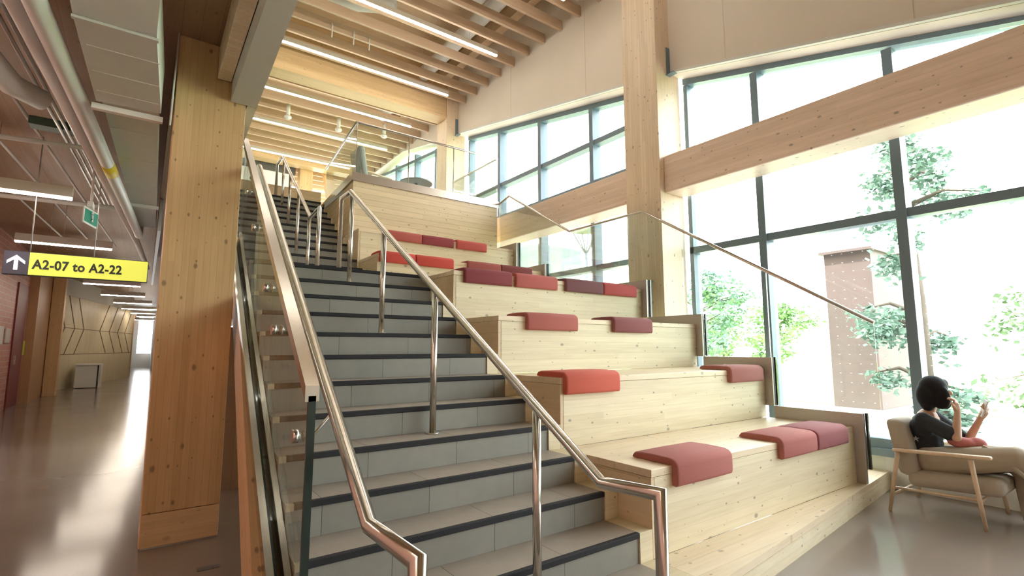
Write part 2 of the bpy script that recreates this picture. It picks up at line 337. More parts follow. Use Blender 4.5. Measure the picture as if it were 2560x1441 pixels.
# ------------------------------------------------------------------ columns and beams
def column(x0, x1, y0, y1, z0, z1, mat, label, base=False, grp=None):
    t = thing('timber_column', label, 'column', ((x0+x1)/2, (y0+y1)/2, z0), grp)
    if base:
        MB().box(x0, x1, y0, y1, z0+.236, z1, .004).build('shaft', mat, t)
        MB().box(x0, x1, y0, y1, z0+.012, z0+.232, .004).build('base_block', 'beamx', t)
        MB().box(x0+.01, x1-.01, y0+.01, y1-.01, z0, z0+.012).build('base_plate', 'galv', t)
    else:
        MB().box(x0, x1, y0, y1, z0, z1, .006).build('shaft', mat, t)
    return t
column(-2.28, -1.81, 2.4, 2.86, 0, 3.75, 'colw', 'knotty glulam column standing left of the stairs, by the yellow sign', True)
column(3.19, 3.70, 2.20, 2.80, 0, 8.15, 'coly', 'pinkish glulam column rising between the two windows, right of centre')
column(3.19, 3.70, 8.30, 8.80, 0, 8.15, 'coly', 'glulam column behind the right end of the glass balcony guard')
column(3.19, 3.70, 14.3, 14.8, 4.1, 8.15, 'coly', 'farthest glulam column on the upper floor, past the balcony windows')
for lab, y0, y1 in (('thick pinkish glulam beam crossing the near right window', -9, 2.2), ('glulam beam spanning the lower part of the middle window', 2.8, 8.3)):
    b = MB().box(3.28, 3.70, y0, y1, 3.48, 4.0, .02).build('window_beam', 'beamy', None, (3.5, (y0+y1)/2, 3.48)); tag(b, lab, 'beam')
for lab, x, y in (('small dark steel bracket on the near bay column at the wall panel foot', 3.45, 2.2), ('small dark steel bracket on the balcony column at the wall panel foot', 3.45, 8.3)):
    z = hz(y)-.03
    b = MB().box(3.42, 3.49, y-.012, y-.002, z, z+.42).box(3.40, 3.49, y-.13, y-.002, z-.012, z).build('steel_bracket', 'frame', None, (x, y, z)); tag(b, lab, 'bracket')
for lab, y in (('broad glulam ceiling beam meeting the balcony column', 8.32), ('far glulam ceiling beam over the head of the stairs', 14.32), ('glulam ceiling beam overhead at the near bay column', 2.25), ('glulam ceiling beam behind the viewer', -3.9)):
    b = MB().box(-6.9, 3.185, y, y+.42, 6.88 if y < 14 else 7.12, 8.14, .01).build('ceiling_beam', 'beamx', None, (-1.5, y, 6.88)); tag(b, lab, 'beam')
# secondary beam along the window side above the slats
b = MB().box(2.95, 3.12, -8.9, 2.24, 7.72, 7.98).build('roof_purlin', 'deck', None, (3, -3, 7.72)); tag(b, 'roof purlin near the wall in the nearest bay', 'beam')
b = MB().box(2.95, 3.12, 2.7, 8.3, 7.72, 7.98).build('roof_purlin', 'deck', None, (3, 5, 7.72)); tag(b, 'roof purlin along the cream wall in the middle bay, above the slat ends', 'beam')
b = MB().box(2.95, 3.12, 8.76, 14.3, 7.72, 7.98).build('roof_purlin', 'deck', None, (3, 11, 7.72)); tag(b, 'roof purlin in the bay over the balcony', 'beam')
# beam and white bulkhead left of the stairs
b = MB().box(-2.02, -1.925, -2.2, 2.38, 3.47, 3.74, .004).build('edge_beam', 'coly', None, (-1.97, 0, 3.47)); tag(b, 'light timber edge beam running to the knotty column top', 'beam')
def xr_(y): return -1.80+.028*y
bk = MB().hexa([(-1.92, -2.5, 3.31), (xr_(-2.5), -2.5, 3.31), (xr_(2.38), 2.38, 3.31), (-1.92, 2.38, 3.31), (-1.92, -2.5, 4.35), (xr_(-2.5), -2.5, 4.35), (xr_(2.38), 2.38, 4.35), (-1.92, 2.38, 4.35)])
bk.hexa([(-1.80, 2.382, 3.31), (xr_(2.382), 2.382, 3.31), (xr_(12), 12, 3.31), (-1.80, 12, 3.31), (-1.80, 2.382, 4.35), (xr_(2.382), 2.382, 4.35), (xr_(12), 12, 4.35), (-1.80, 12, 4.35)])
struct('trim_3', bk, 'grayp', 'long grey-white bulkhead under the upper floor edge, above the stairs', cat='bulkhead')
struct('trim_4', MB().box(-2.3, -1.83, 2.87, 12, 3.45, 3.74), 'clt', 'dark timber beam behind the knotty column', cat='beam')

# ------------------------------------------------------------------ staircase
st = thing('staircase', 'wide grey tiled staircase with black nosings rising beside the timber seating', 'staircase', (-.85, -.26, 0))
def step(y0, y1, z, xl0, xl1, xr):
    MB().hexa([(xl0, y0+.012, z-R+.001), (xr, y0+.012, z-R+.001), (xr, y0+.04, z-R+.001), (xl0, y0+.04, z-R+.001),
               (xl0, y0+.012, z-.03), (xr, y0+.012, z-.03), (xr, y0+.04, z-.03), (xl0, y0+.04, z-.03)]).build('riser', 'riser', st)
    MB().hexa([(xl0, y0+.03, z-.028), (xr, y0+.03, z-.028), (xr, y1+.03, z-.028), (xl1, y1+.03, z-.028),
               (xl0, y0+.03, z), (xr, y0+.03, z), (xr, y1+.03, z), (xl1, y1+.03, z)]).build('tread', 'tread', st)
    MB().box(xl0+.035, xr-.002, y0, y0+.029, z-.028, z+.003, .004).build('nosing', 'nosing', st)
    MB().box(xl0, xl0+.034, y0+.002, y0+.029, z-.03, z).build('nosing_end', 'benchs', st)
nl = 13
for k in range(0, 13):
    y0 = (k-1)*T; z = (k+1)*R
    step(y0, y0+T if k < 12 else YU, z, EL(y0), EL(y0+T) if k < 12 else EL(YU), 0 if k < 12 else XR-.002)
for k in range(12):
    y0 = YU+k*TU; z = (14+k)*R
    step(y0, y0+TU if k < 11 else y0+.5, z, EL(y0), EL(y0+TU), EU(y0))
# timber side blocks between tiles and seating
for k in range(0, 12):
    y0 = (k-1)*T; z = (k+1)*R
    MB().box(.001, XR-.001, y0+.002 if k else -.388, y0+T+.001, 0 if k < 3 else z-3*R, z).build('timber_block', 'bencht' if False else 'benchf', st)
for k in range(12):
    y0 = YU+k*TU; z = (14+k)*R
    MB().box(EU(y0)+.001, (XR if y0 < YH-.3 else .19)-.003, y0+.002, y0+TU+.001, z-2*R, z).build('timber_block', 'benchf', st)
# sloped carriage under the steps
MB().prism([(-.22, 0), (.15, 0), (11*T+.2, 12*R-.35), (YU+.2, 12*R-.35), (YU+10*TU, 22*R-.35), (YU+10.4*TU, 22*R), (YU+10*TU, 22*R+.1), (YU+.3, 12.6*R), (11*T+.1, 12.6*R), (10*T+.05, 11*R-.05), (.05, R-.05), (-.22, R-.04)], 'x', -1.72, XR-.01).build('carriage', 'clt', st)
struct('wall_under_stairs', MB().box(-1.74, XR-.02, 3.75, 3.85, 0, 1.58), 'clt', 'timber wall closing the space under the stairs', cat='wall')
# left stringer
def slz(y, h): return .33+SL*y+h
sg = thing('stair_stringer', 'brown glulam stringer carrying the left glass guard of the stairs', 'stringer', (-1.85, 1.5, 0))
def along(y): return -1.845+.05*y
def sbar(x0f, x1f, h0, h1, ya, yb):
    b_ = MB(); a, c = ya, yb
    b_.hexa([(x0f(a), a, slz(a, h0)), (x1f(a), a, slz(a, h0)), (x1f(c), c, slz(c, h0)), (x0f(c), c, slz(c, h0)),
             (x0f(a), a, slz(a, h1)), (x1f(a), a, slz(a, h1)), (x1f(c), c, slz(c, h1)), (x0f(c), c, slz(c, h1))]); return b_
yA, yB_ = -.25, 3.5
sbar(lambda y: along(y)-.10+.022*y, lambda y: along(y)+.04, -.60, -.15, -.05, 3.7).build('beam', 'string', sg)
MB().prism([(-.3, 0), (-.06, 0), (.35, 0), (-.06, .12)], 'x', -1.90, -1.81).build('foot', 'string', sg)
# left glass guard
lg = thing('glass_guard', 'left stair guard of clear glass with a square steel cap rail', 'guard rail', (-1.84, 0, 0))
sbar(lambda y: along(y)-.055, lambda y: along(y)-.025, -.149, -.055, -.25, 3.6).build('outer_channel', 'steel', lg)
sbar(lambda y: along(y)-.023, lambda y: along(y)-.012, -.145, -.075, -.25, 3.6).build('gasket', 'gedge', lg)
sbar(lambda y: along(y)+.012, lambda y: along(y)+.038, -.145, -.055, -.25, 3.6).build('inner_channel', 'steel', lg)
for a, c in ((-.11, .9), (.908, 1.9), (1.908, 2.9), (2.908, 3.45)):
    sbar(lambda y: along(y)-.008, lambda y: along(y)+.008, -.14, .945, a, c).build('glass_panel', 'glass', lg)
MB().hexa([(along(-.11)-.013, -.125, slz(-.11, -.14)), (along(-.11)+.013, -.125, slz(-.11, -.14)), (along(-.11)+.013, -.112, slz(-.11, -.14)), (along(-.11)-.013, -.112, slz(-.11, -.14)),
           (along(-.11)-.013, -.125, slz(-.11, .94)), (along(-.11)+.013, -.125, slz(-.11, .94)), (along(-.11)+.013, -.112, slz(-.11, .94)), (along(-.11)-.013, -.112, slz(-.11, .94))]).build('glass_edge', 'gedge', lg)
sbar(lambda y: along(y)-.024, lambda y: along(y)+.024, .93, .985, -.125, 3.35).build('cap_rail', 'steel', lg)
# left round handrail on brackets
lh = thing('handrail', 'round steel handrail bracketed to the left glass guard', 'handrail', (-1.77, -.8, 0))
def xh(y): return -1.735+.05*y
MB().tube([(-1.765, -.81, .0), (-1.765, -.81, .85), (xh(-.47), -.47, .84), (xh(3.1), 3.1, slz(3.1, .8)), (xh(3.1), 3.5, slz(3.1, .8))], .024, 20).build('rail', 'steel', lh)
for y in (.05, .72, 1.12, 1.95, 2.7):
    z = slz(y, .68); x = along(y)
    bo = MB().tube([(x+.01, y, z), (x+.05, y, z), (xh(y)-.0, y, z+.07), (xh(y), y, slz(y, .78))], .006, 8)
    bo = bo.build('bracket', 'steel', lh)
    MB().tube([(x-.03, y, z), (x-.010, y, z)], .026, 20).tube([(x+.010, y, z), (x+.022, y, z)], .024, 20).build('bracket_disc', 'steel', bo)
# centre handrail
mh = thing('handrail', 'round steel handrail on posts down the middle of the lower stair flight', 'handrail', (-.8, -.8, 0))
yt = 2.83; zt_ = slz(yt, .8)
MB().tube([(-.8, -.78, 0), (-.8, -.78, .845), (-.8, -.49, .826), (-.8, yt, zt_), (-.8, 3.12, zt_), (-.8, 3.12, 13*R)], .024, 20).build('rail', 'steel', mh)
for y, k in ((-.07, 0), (1.0, 4), (1.93, 8), (2.78, 11)):
    po = MB().tube([(-.8, y, (k+1)*R), (-.8, y, slz(y, .79))], .021, 18).build('post', 'steel', mh)
    MB().tube([(-.8, y, (k+1)*R), (-.8, y, (k+1)*R+.006)], .045, 24).build('base_flange', 'steel', po)
# upper flight handrail
uh = thing('handrail', 'round steel handrail on posts down the middle of the upper stair flight', 'handrail', (-.75, 4, 13*R))
def uz(y, h): return 14*R+.585*(y-YU)+h
def ux(y): return -.80+.075*(y-4.3)
yt2 = 7.45
MB().tube([(ux(3.9), 3.82, 13*R), (ux(3.9), 3.82, 2.955), (ux(4.33), 4.33, 2.955), (ux(yt2), yt2, uz(yt2, .8)), (ux(yt2), yt2+.45, uz(yt2, .8)), (ux(yt2), yt2+.45, 25*R)], .024, 16).build('rail', 'steel', uh)
for y in (4.42, 5.35, 6.3, 7.2):
    k = max(-1, int((y-YU)//TU)); zf = (14+k)*R
    MB().tube([(ux(y), y, zf), (ux(y), y, uz(y, .79))], .021, 14).build('post', 'steel', uh)

# ------------------------------------------------------------------ timber seating
tiers = [(0, 4*R, R), (3*T, 7*R, 4*R), (6*T, 10*R, 7*R), (9*T, 13*R, 10*R), (YB, 16*R, 13*R), (YB+3*T, 19*R, 16*R)]
names = ['lowest timber seating tier with three cushions', 'second timber seating tier from the floor, two cushions far apart', 'third timber seating tier from the floor, two cushions nearer its middle',
         'fourth timber seating tier, level with the stair landing', 'fifth timber seating tier behind the landing with two bright red cushions', 'topmost timber seating tier below the tall planked wall']
for i, (y0, z1, z0) in enumerate(tiers):
    y1 = tiers[i+1][0] if i < 5 else YH
    if i == 3: y1 = YB
    t = thing('seating_tier', names[i], 'bench', ((XR+XF)/2, y0, z0))
    xl = XR
    MB().box(xl+.03, XF, y0, y0+.03, z0+.001, z1-.047, .002).build('front_panel', 'benchf', t)
    MB().box(xl, XF, y0-.002, y1-.001, z1-.045, z1, .003).build('top_board', 'bencht', t)
    MB().box(xl, xl+.028, y0+.001, y1-.002, z0-.0 if i in (0,) else z0-.0, z1-.047, .002).build('side_panel', 'benchs', t)
# low step in front, slightly skewed
def ly(x): return -.40+.105*x
lt = thing('timber_step', 'low timber step at the foot of the seating, along the concrete floor', 'step', (1.8, -.2, 0))
MB().prism([(XR+.001, ly(XR)+.002), (3.72, ly(3.72)+.002), (3.72, .25), (3.03, .25), (3.03, -.001), (XR+.001, -.001)], 'z', .12, R).build('top_board', 'bencht', lt)
MB().prism([(XR, ly(XR)), (3.72, ly(3.72)), (3.72, ly(3.72)+.03), (XR, ly(XR)+.03)], 'z', 0, .118).build('front_panel', 'benchf', lt)
# plinth filling under the window side of the seating
t5 = MB()
for i, (y0, z1, z0) in enumerate(tiers):
    t5.box(XF-.04, XF-.001, y0+.035, (tiers[i+1][0] if i < 5 else YH)-.01, z0-.1 if i else .01, z1-.05)
struct('trim_5', t5, 'benchf', 'timber backing on the window side of the seating', cat='panel')
# steel stepped side plate
def plate_profile():
    o = []; e = .105
    o += [(ly(3)+.02, R+.0), (ly(3)+.02, R+.125), (-.085, R+.125)]
    prev = None
    for i, (y0, z1, z0) in enumerate(tiers):
        yn = tiers[i+1][0] if i < 5 else YH+.1
        o += [(y0-.085, z1+.12), (yn-.085, z1+.12)]
    o[-1] = (YH, o[-1][1])
    inner = []
    o += [(YH, 19*R-.3)]
    return o
pp = plate_profile()
sp_ = thing('stepped_side_plate', 'brushed steel plate stepping up along the window side of the seating', 'side plate', (XF, -.1, R))
low = [(YH, 18*R), (YB+3*T+.03, 18*R)]
for i in range(5, -1, -1):
    y0, z1, z0 = tiers[i]
    low += [(y0+.06, z1-.06 if False else z0-.0+.0)]
band = MB()
# build as overlapping-free rectangles per tier: vertical strip + horizontal strip
for i, (y0, z1, z0) in enumerate(tiers):
    yn = tiers[i+1][0] if i < 5 else YH+.085
    zb = z0+.12 if i else R+.125
    if i == 4: zb = 13*R+.12
    band.box(XF, XF+.045, y0-.085, y0+.02, zb-.0, z1+.12)            # riser strip
    band.box(XF, XF+.045, y0+.0201, yn-.0851, z1-.03, z1+.12)       # tread strip
band.box(XF, XF+.045, ly(3)+.01, .02, R, R+.1249)
band.build('steel_plate', 'steelp', sp_)
for i, (y0, z1, z0) in enumerate(tiers):
    MB().box(XF+.046, XF+.075, y0-.105, y0-.086, z0+.125, z1+.122).build('glass_edge_strip', 'gedge', sp_)
# side glass guard
sgd = thing('glass_guard', 'clear glass guard with thin steel cap descending beside the window side of the seating', 'guard rail', (3.02, 0, R))
cap = [(-.21, 1.60), (2.39, 3.22), (3.85, 3.22), (5.5, 4.215), (5.84, 4.13)]
MB().tube([(3.025, y, z) for y, z in cap], .018, 10).build('cap_rail', 'steel', sgd)
def capz(y):
    for (a, za), (b_, zb) in zip(cap, cap[1:]):
        if y <= b_: return za+(zb-za)*(y-a)/(b_-a)
    return cap[-1][1]
def basez(y):
    z = R+.12
    for i, (y0, z1, z0) in enumerate(tiers):
        if y >= y0-.1: z = z1+.1
    return z
jy = [-.21, .75, 1.78, 2.39, 2.82, 3.85, 4.94, 5.5, 5.84]
for a, b_ in zip(jy, jy[1:]):
    if a in (2.39, 5.5): continue
    if b_ in (2.39,): b_ = 2.82
    if b_ == 5.5: b_ = 5.84
    brk = [a]+[t_[0]-.09 for t_ in tiers if a < t_[0]-.09 < b_]+[b_]
    lowp = []
    for c0, c1 in zip(brk, brk[1:]):
        zz = basez((c0+c1)/2); lowp += [(c0, zz), (c1, zz)]
    topp = [(y, capz(y)) for y in sorted([a+0, b_]+[c[0] for c in cap if a < c[0] < b_], reverse=True)]
    pts = [(y+(.003 if y == a else -.003 if y == b_ else 0), z) for y, z in lowp+topp]
    MB().prism(pts, 'x', 3.018, 3.032).build('glass_panel', 'glass', sgd)

# tall planked platform wall
pf = thing('raised_platform', 'tall planked timber platform with steel fascia behind the seating', 'platform', (1.6, YH, 13*R))
ZP = 4.05
MB().box(.20, XF+.045, YH, YH+.03, 19*R+.001, ZP).build('front_cladding', 'plank', pf)
MB().hexa([(.20, YH+.001, 13*R), (.23, YH+.001, 13*R), (.36, 8.3, 13*R), (.33, 8.3, 13*R), (.20, YH+.001, ZP), (.23, YH+.001, ZP), (.36, 8.3, ZP), (.33, 8.3, ZP)]).build('side_cladding', 'planky', pf)
MB().box(.235, XF+.045, YH+.03, 7.599, ZP-.05, ZP+.05).box(.36, XF+.005, 7.6, 8.199, ZP-.05, ZP+.05).build('deck', 'grayp', pf)
MB().box(.17, XF+.06, YH-.02, YH-.002, ZP-.0, ZP+.135).build('front_fascia', 'steelx', pf)
MB().hexa([(.17, YH-.002, ZP), (.19, YH-.002, ZP), (.34, 8.4, ZP), (.32, 8.4, ZP), (.17, YH-.002, ZP+.135), (.19, YH-.002, ZP+.135), (.34, 8.4, ZP+.135), (.32, 8.4, ZP+.135)]).build('side_fascia', 'steel', pf)
MB().box(XF+.02, XF+.045, YH+.035, 7.6, 13*R, ZP-.06).build('window_side_cladding', 'planky', pf)
# platform glass guard
pg = thing('glass_guard', 'clear glass balcony guard with steel cap on top of the planked platform', 'guard rail', (1.6, YH, ZP+.1))
ZG = 5.04
MB().tube([(.45, 8.4, ZG), (.22, YH+.01, ZG), (XF+.04, YH+.01, ZG), (XF+.04, 7.6, ZG)], .018, 10).build('cap_rail', 'steel', pg)
xs = [.235, 1.145, 2.03, XF+.03]
for a, b_ in zip(xs, xs[1:]): MB().box(a+.004, b_-.004, YH+.003, YH+.017, ZP+.06, ZG).build('glass_panel', 'glass', pg)
for y0, y1 in ((YH+.03, 7.1), (7.11, 8.35)):
    xa, xb = .22+.09*(y0-YH), .22+.09*(y1-YH)
    MB().hexa([(xa, y0, ZP+.06), (xa+.014, y0, ZP+.06), (xb+.014, y1, ZP+.06), (xb, y1, ZP+.06), (xa, y0, ZG), (xa+.014, y0, ZG), (xb+.014, y1, ZG), (xb, y1, ZG)]).build('glass_panel', 'glass', pg)
for y0, y1 in ((YH+.03, 6.7), (6.71, 7.58)): MB().box(XF+.03, XF+.044, y0, y1, ZP+.06, ZG).build('glass_panel', 'glass', pg)
for x, y in ((.235, YH+.02), (1.145, YH+.02), (2.03, YH+.02)):
    MB().box(x-.004, x+.004, y-.025, y+.004, ZP+.06, ZG-.01).build('edge_strip', 'steel', pg)
# timber upstand at the stair head
b = MB().box(-1.75, .30, 8.12, 8.20, 4.13, 4.44).build('timber_upstand', 'beamx', None, (-.6, 8.16, 4.13)); tag(b, 'long timber upstand across the head of the stairs', 'upstand')
b = MB().box(-1.75, .26, 8.07, 8.115, 4.127, 4.20).build('dark_foot_strip', 'nosing', None, (-.6, 8.1, 4.127)); tag(b, 'dark strip at the foot of the timber upstand above the stairs', 'strip')  # near-black band along the foot of the upstand

# ------------------------------------------------------------------ cushions
def cushion(x0, x1, yf, zt, col, label, grp, back=.30, drop=.12):
    key = tuple(round(c, 3) for c in col)
    nm = 'felt_%d_%d_%d' % tuple(int(c*100) for c in col)
    m = bpy.data.materials.get(nm) or plain(nm, col, .92, vary=.05, scale=90, bump=.15)
    th = .042; rad = .05
    # centre-line profile in (y, z) from back edge over the front and down
    prof_out = []; prof_in = []
    yb = yf+back
    outer = [(yb, zt+.006), (yb+.002, zt+.02), (yb-.012, zt+th-.006), (yb-.04, zt+th)]
    ys = yf+.02
    outer += [(yb-.5*(yb-ys)-.02, zt+th+.003), (ys, zt+th)]
    for k in range(1, 7):
        a = math.pi/2*k/6; outer.append((ys-math.sin(a)*(rad+.016), zt+th-(1-math.cos(a))*rad))
    yo = outer[-1][0]
    outer += [(yo-.001, zt-.05), (yo, zt-drop+.02), (yo+.006, zt-drop+.004), (yo+.018, zt-drop)]
    inner = [(yf-.0035, zt-drop+.006), (yf-.0035, zt-.05), (yf-.0035, zt+.0015), (yf+.03, zt+.0015), (yb-.03, zt+.0015)]
    poly = outer+inner
    b_ = bmesh.new(); W_ = x1-x0; e = .018; N = len(poly)
    cy = sum(p[0] for p in poly)/N; cz = sum(p[1] for p in poly)/N
    cols_ = [(x0, .010), (x0+.004, .004), (x0+e, 0), (x0+W_/2, -.002), (x1-e, 0), (x1-.004, .004), (x1, .010)]
    rings = []
    for x, s in cols_:
        ring = []
        for j, (y, z) in enumerate(poly):
            if j < len(outer):
                nx = poly[(j+1) % N]; pv = poly[j-1]; d = Vector((nx[0]-pv[0], nx[1]-pv[1])); d.normalize()
                ny, nz = -d.y, d.x
                # inward normal towards the support
                if 0 < j < len(outer)-1: y2, z2 = y+ny*s*(1 if True else 0), z+nz*s
                else: y2, z2 = y, z
                mid = (yf+.1, zt-.02)
                if (Vector((y2, z2))-Vector(mid)).length > (Vector((y, z))-Vector(mid)).length and s > 0: y2, z2 = y-ny*s, z-nz*s
            else: y2, z2 = y, z
            ring.append(b_.verts.new((x, y2, z2)))
        rings.append(ring)
    for A, B in zip(rings, rings[1:]):
        for j in range(N): b_.faces.new((A[j], A[(j+1) % N], B[(j+1) % N], B[j])).smooth = True
    b_.faces.new(rings[0]); b_.faces.new(rings[-1][::-1])
    mb = MB(); mb.b.free(); mb.b = b_
    o = mb.build('seat_cushion', m, None, ((x0+x1)/2, yf, zt)); tag(o, label, 'cushion', grp); return o
BR, CO, DK, PU, RD, MR = (.40, .135, .115), (.50, .115, .09), (.22, .055, .065), (.20, .085, .095), (.56, .075, .06), (.38, .11, .10)
g1 = 'felt cushions on the lowest seating tier'
cushion(.30, .90, 0, 4*R, BR, 'large brick-red felt cushion at the stair end of the lowest tier', g1)
cushion(1.575, 2.14, 0, 4*R, BR, 'brick-red felt cushion in the middle of the three on the lowest tier', g1)
cushion(2.16, 2.74, 0, 4*R, (.34, .12, .125), 'maroon felt cushion against the steel plate on the lowest tier', g1)
g2 = 'felt cushions on the second tier'
cushion(.135, .70, 3*T, 7*R, (.60, .13, .09), 'bright coral felt cushion at the stair corner of the second tier', g2)
cushion(2.26, 2.86, 3*T, 7*R, (.40, .16, .14), 'dusty red felt cushion against the steel plate on the second tier', g2)
g3 = 'felt cushions on the third tier'
cushion(.40, 1.01, 6*T, 10*R, (.42, .13, .11), 'red-brown felt cushion nearer the stairs on the third tier', g3)
cushion(1.51, 2.11, 6*T, 10*R, (.27, .095, .10), 'plum felt cushion nearer the window on the third tier', g3)
g4 = 'felt cushions on the fourth tier'
cushion(.22, .81, 9*T, 13*R, (.25, .055, .065), 'dark maroon felt cushion at the stair end of the fourth tier', g4)
cushion(.86, 1.45, 9*T, 13*R, (.48, .13, .12), 'light coral felt cushion, second from the stair end of the fourth tier', g4)
cushion(1.585, 2.195, 9*T, 13*R, PU, 'dark purple-brown felt cushion, third from the stair end of the fourth tier', g4)
cushion(2.205, 2.81, 9*T, 13*R, (.50, .10, .10), 'rose-red felt cushion at the window end of the fourth tier', g4)
g5 = 'felt cushions on the fifth tier'
cushion(.13, .65, YB, 16*R, RD, 'bright red felt cushion over the stair corner of the fifth tier', g5)
cushion(.66, 1.26, YB, 16*R, (.54, .075, .06), 'bright red felt cushion second from the stair end of the fifth tier', g5)
cushion(1.50, 2.10, YB, 16*R, (.34, .09, .085), 'dull red felt cushion third along the fifth tier', g5)
cushion(2.11, 2.72, YB, 16*R, (.22, .05, .055), 'dark maroon felt cushion nearest the window on the fifth tier', g5)
g6 = 'felt cushions on the topmost tier'
y6 = YB+3*T
cushion(.52, 1.12, y6, 19*R, (.44, .11, .09), 'brick-red felt cushion nearest the stairs on the topmost tier', g6)
cushion(1.13, 1.70, y6, 19*R, (.28, .05, .06), 'dark maroon felt cushion in the middle of the topmost tier', g6)
cushion(1.76, 2.35, y6, 19*R, (.52, .10, .09), 'coral felt cushion nearest the window on the topmost tier', g6)

# ------------------------------------------------------------------ ceiling slats and lights
proto = None; k = 0
y = .02
ys = []
Y0s = 4.008
for i in range(-10, 34):
    yy = Y0s+.4925*i
    if any(a-.05 < yy < a+.47 for a in (8.32, 14.32, 2.25, -3.9)) or 8.8 < yy < 9.1: continue
    ys.append(yy)
for yy in ys:
    if proto is None:
        o = MB().box(-6.8, 3.49, -.026, .026, 7.19, 7.375, .002).build('ceiling_slat', 'slat', None, (0, 0, 7.19)); proto = o
    else: o = proto.copy(); C.objects.link(o)
    o.location = (0, yy, 7.19); tag(o, 'fir slat hung on edge in the row of ceiling slats over the hall', 'ceiling slat', 'ceiling slats')
def linear_light(x0, x1, y, z, label, grp, led='led', h=.085, w=.06, rods=8.1):
    t = thing('linear_light', label, 'pendant light', ((x0+x1)/2, y, z), grp)
    MB().box(x0, x1, y-w/2, y+w/2, z+.012, z+.012+h, .006).build('housing', 'lamp', t)
    MB().box(x0+.004, x1-.004, y-w/2+.004, y+w/2-.004, z-.012, z+.012, .008).build('diffuser', led, t)
    for x in (x0+.4, x1-.62): MB().tube([(x, y, z+.012+h), (x, y, rods)], .003, 6).build('suspension_wire', 'galv', t)
    return t
ords = ['first', 'second', 'third', 'fourth', 'fifth']
for (xe, yl), n in zip(((2.86, 5.68), (2.84, 7.62), (2.86, 9.62), (2.95, 11.45), (2.55, 13.6)), ords):
    linear_light(-1.3, xe, yl, 7.05, n+' glowing linear light from the camera under the hall slats', 'linear lights over the hall')
linear_light(-1.3, 2.86, 3.7, 7.05, 'linear light overhead just in front of the near bay column', 'linear lights over the hall')
linear_light(-1.3, 2.86, 1.72, 7.05, 'linear light overhead above the lower stair flight', 'linear lights over the hall')
linear_light(-1.3, 2.86, 16.6, 7.05, 'linear light at the far end of the upper floor', 'linear lights over the hall')
# ducts above the slats
def duct(pts, rad, label):
    o = MB().tube(pts, rad, 28).build('round_duct', 'white', None, pts[0]); tag(o, label, 'duct', 'round ducts above the slats'); return o
duct([(2.45, -3.3, 7.7), (2.45, 2.0, 7.7)], .16, 'round white duct near the wall in the bay overhead')
duct([(2.5, 2.75, 7.72), (2.5, 8.2, 7.72)], .15, 'round white duct along the slat ends in the middle bay')
duct([(2.5, 8.8, 7.72), (2.5, 14.2, 7.72)], .15, 'round white duct along the slat ends over the balcony')
duct([(1.0, 6.3, 7.8), (.2, 6.75, 7.8), (-3.6, 6.95, 7.8)], .24, 'wide white duct crossing above the second light')
duct([(2.15, 5.2, 7.8), (1.4, 4.95, 7.82), (.4, 5.1, 7.82), (-2.5, 5.1, 7.82)], .27, 'widest white duct crossing above the nearest lit linear light')
b = MB().box(-.3, .75, 9.3, 9.8, 7.5, 7.85, .01).build('fan_coil_unit', 'galv', None, (.2, 9.5, 7.5)); tag(b, 'grey metal ventilation box between the slats behind the broad beam', 'ventilation unit')
b = MB().tube([(-3, 9.15, 7.62), (2.2, 9.15, 7.62)], .016, 8).tube([(-3, 4.3, 7.62), (2.2, 4.3, 7.62)], .016, 8).build('sprinkler_pipe', 'pipe', None, (0, 9, 7.6)); tag(b, 'thin sprinkler pipe above the hall slats', 'pipe')
for i, (x, y) in enumerate(((.115, 10.7), (1.335, 10.7), (2.44, 10.4))):
    t = thing('ceiling_speaker', 'small white dome hanging below the slats, ' + ('nearest the stairs', 'the middle one of three', 'nearest the window')[i], 'ceiling dome', (x, y, 6.97), 'white domes hanging under the slats')
    MB().ball((x, y, 6.97), .085, .085, .055, 18).build('dome', 'white', t); MB().tube([(x, y, 7.0), (x, y, 7.3)], .045, 14).build('stem', 'white', t)
for i, (x, y) in enumerate(((.05, 6.963), (.45, 6.963), (.75, 6.963))):
    b = MB().tube([(x, y-.04, 7.03), (x, y-.04, 7.3)], .012, 8).build('hanging_conduit', 'white', None, (x, y-.04, 7.03)); tag(b, 'short white conduit end poking below the slats by the second light', 'conduit', 'white conduit ends under the slats')

# ------------------------------------------------------------------ corridor on the left
def rot_y(x, y, L): return (x+.055*L, y+L)
# door, brick pieces and panels
dr = thing('door_1', 'dark red door in the brick wall under the yellow sign', 'door', (-4.8, 14.7, 0), None, 'structure')
dl = MB().box(-4.805, -4.77, 14.1, 15.3, 0, 2.9).build('leaf', 'door', dr); MB().box(-4.77, -4.72, 14.2, 14.26, 1.0, 1.2).build('handle', 'steel', dl)
b = MB().box(-4.80, -4.77, 12.65, 13.05, 1.45, 1.83, .01).build('wall_panel', 'white', None, (-4.78, 12.8, 1.45)); tag(b, 'white control panel on the brick wall left of the red door', 'panel')
b = MB().box(-4.80, -4.77, 13.3, 13.75, 1.48, 1.8, .01).build('notice_board', 'lamp', None, (-4.78, 13.5, 1.48)); tag(b, 'narrow pale notice between the white panel and the red door', 'notice')
b = MB().box(-4.80, -4.77, 15.36, 15.58, 1.2, 1.55, .01).build('wall_sign', 'signyp', None, (-4.78, 15.4, 1.2)); tag(b, 'small yellow-green sign on the brick right of the red door', 'sign')
struct('wall_timber', MB().box(-5.1, -4.62, 15.62, 18.0, 0, 3.75), 'oak', 'brown timber panelled wall beyond the brick', cat='wall')
b = MB().box(-4.61, -4.32, 17.7, 18.05, 0, 3.6, .01).build('timber_post', 'colw', None, (-4.4, 17.9, 0)); tag(b, 'pale timber post between the brown panelling and the chevron wall', 'post')
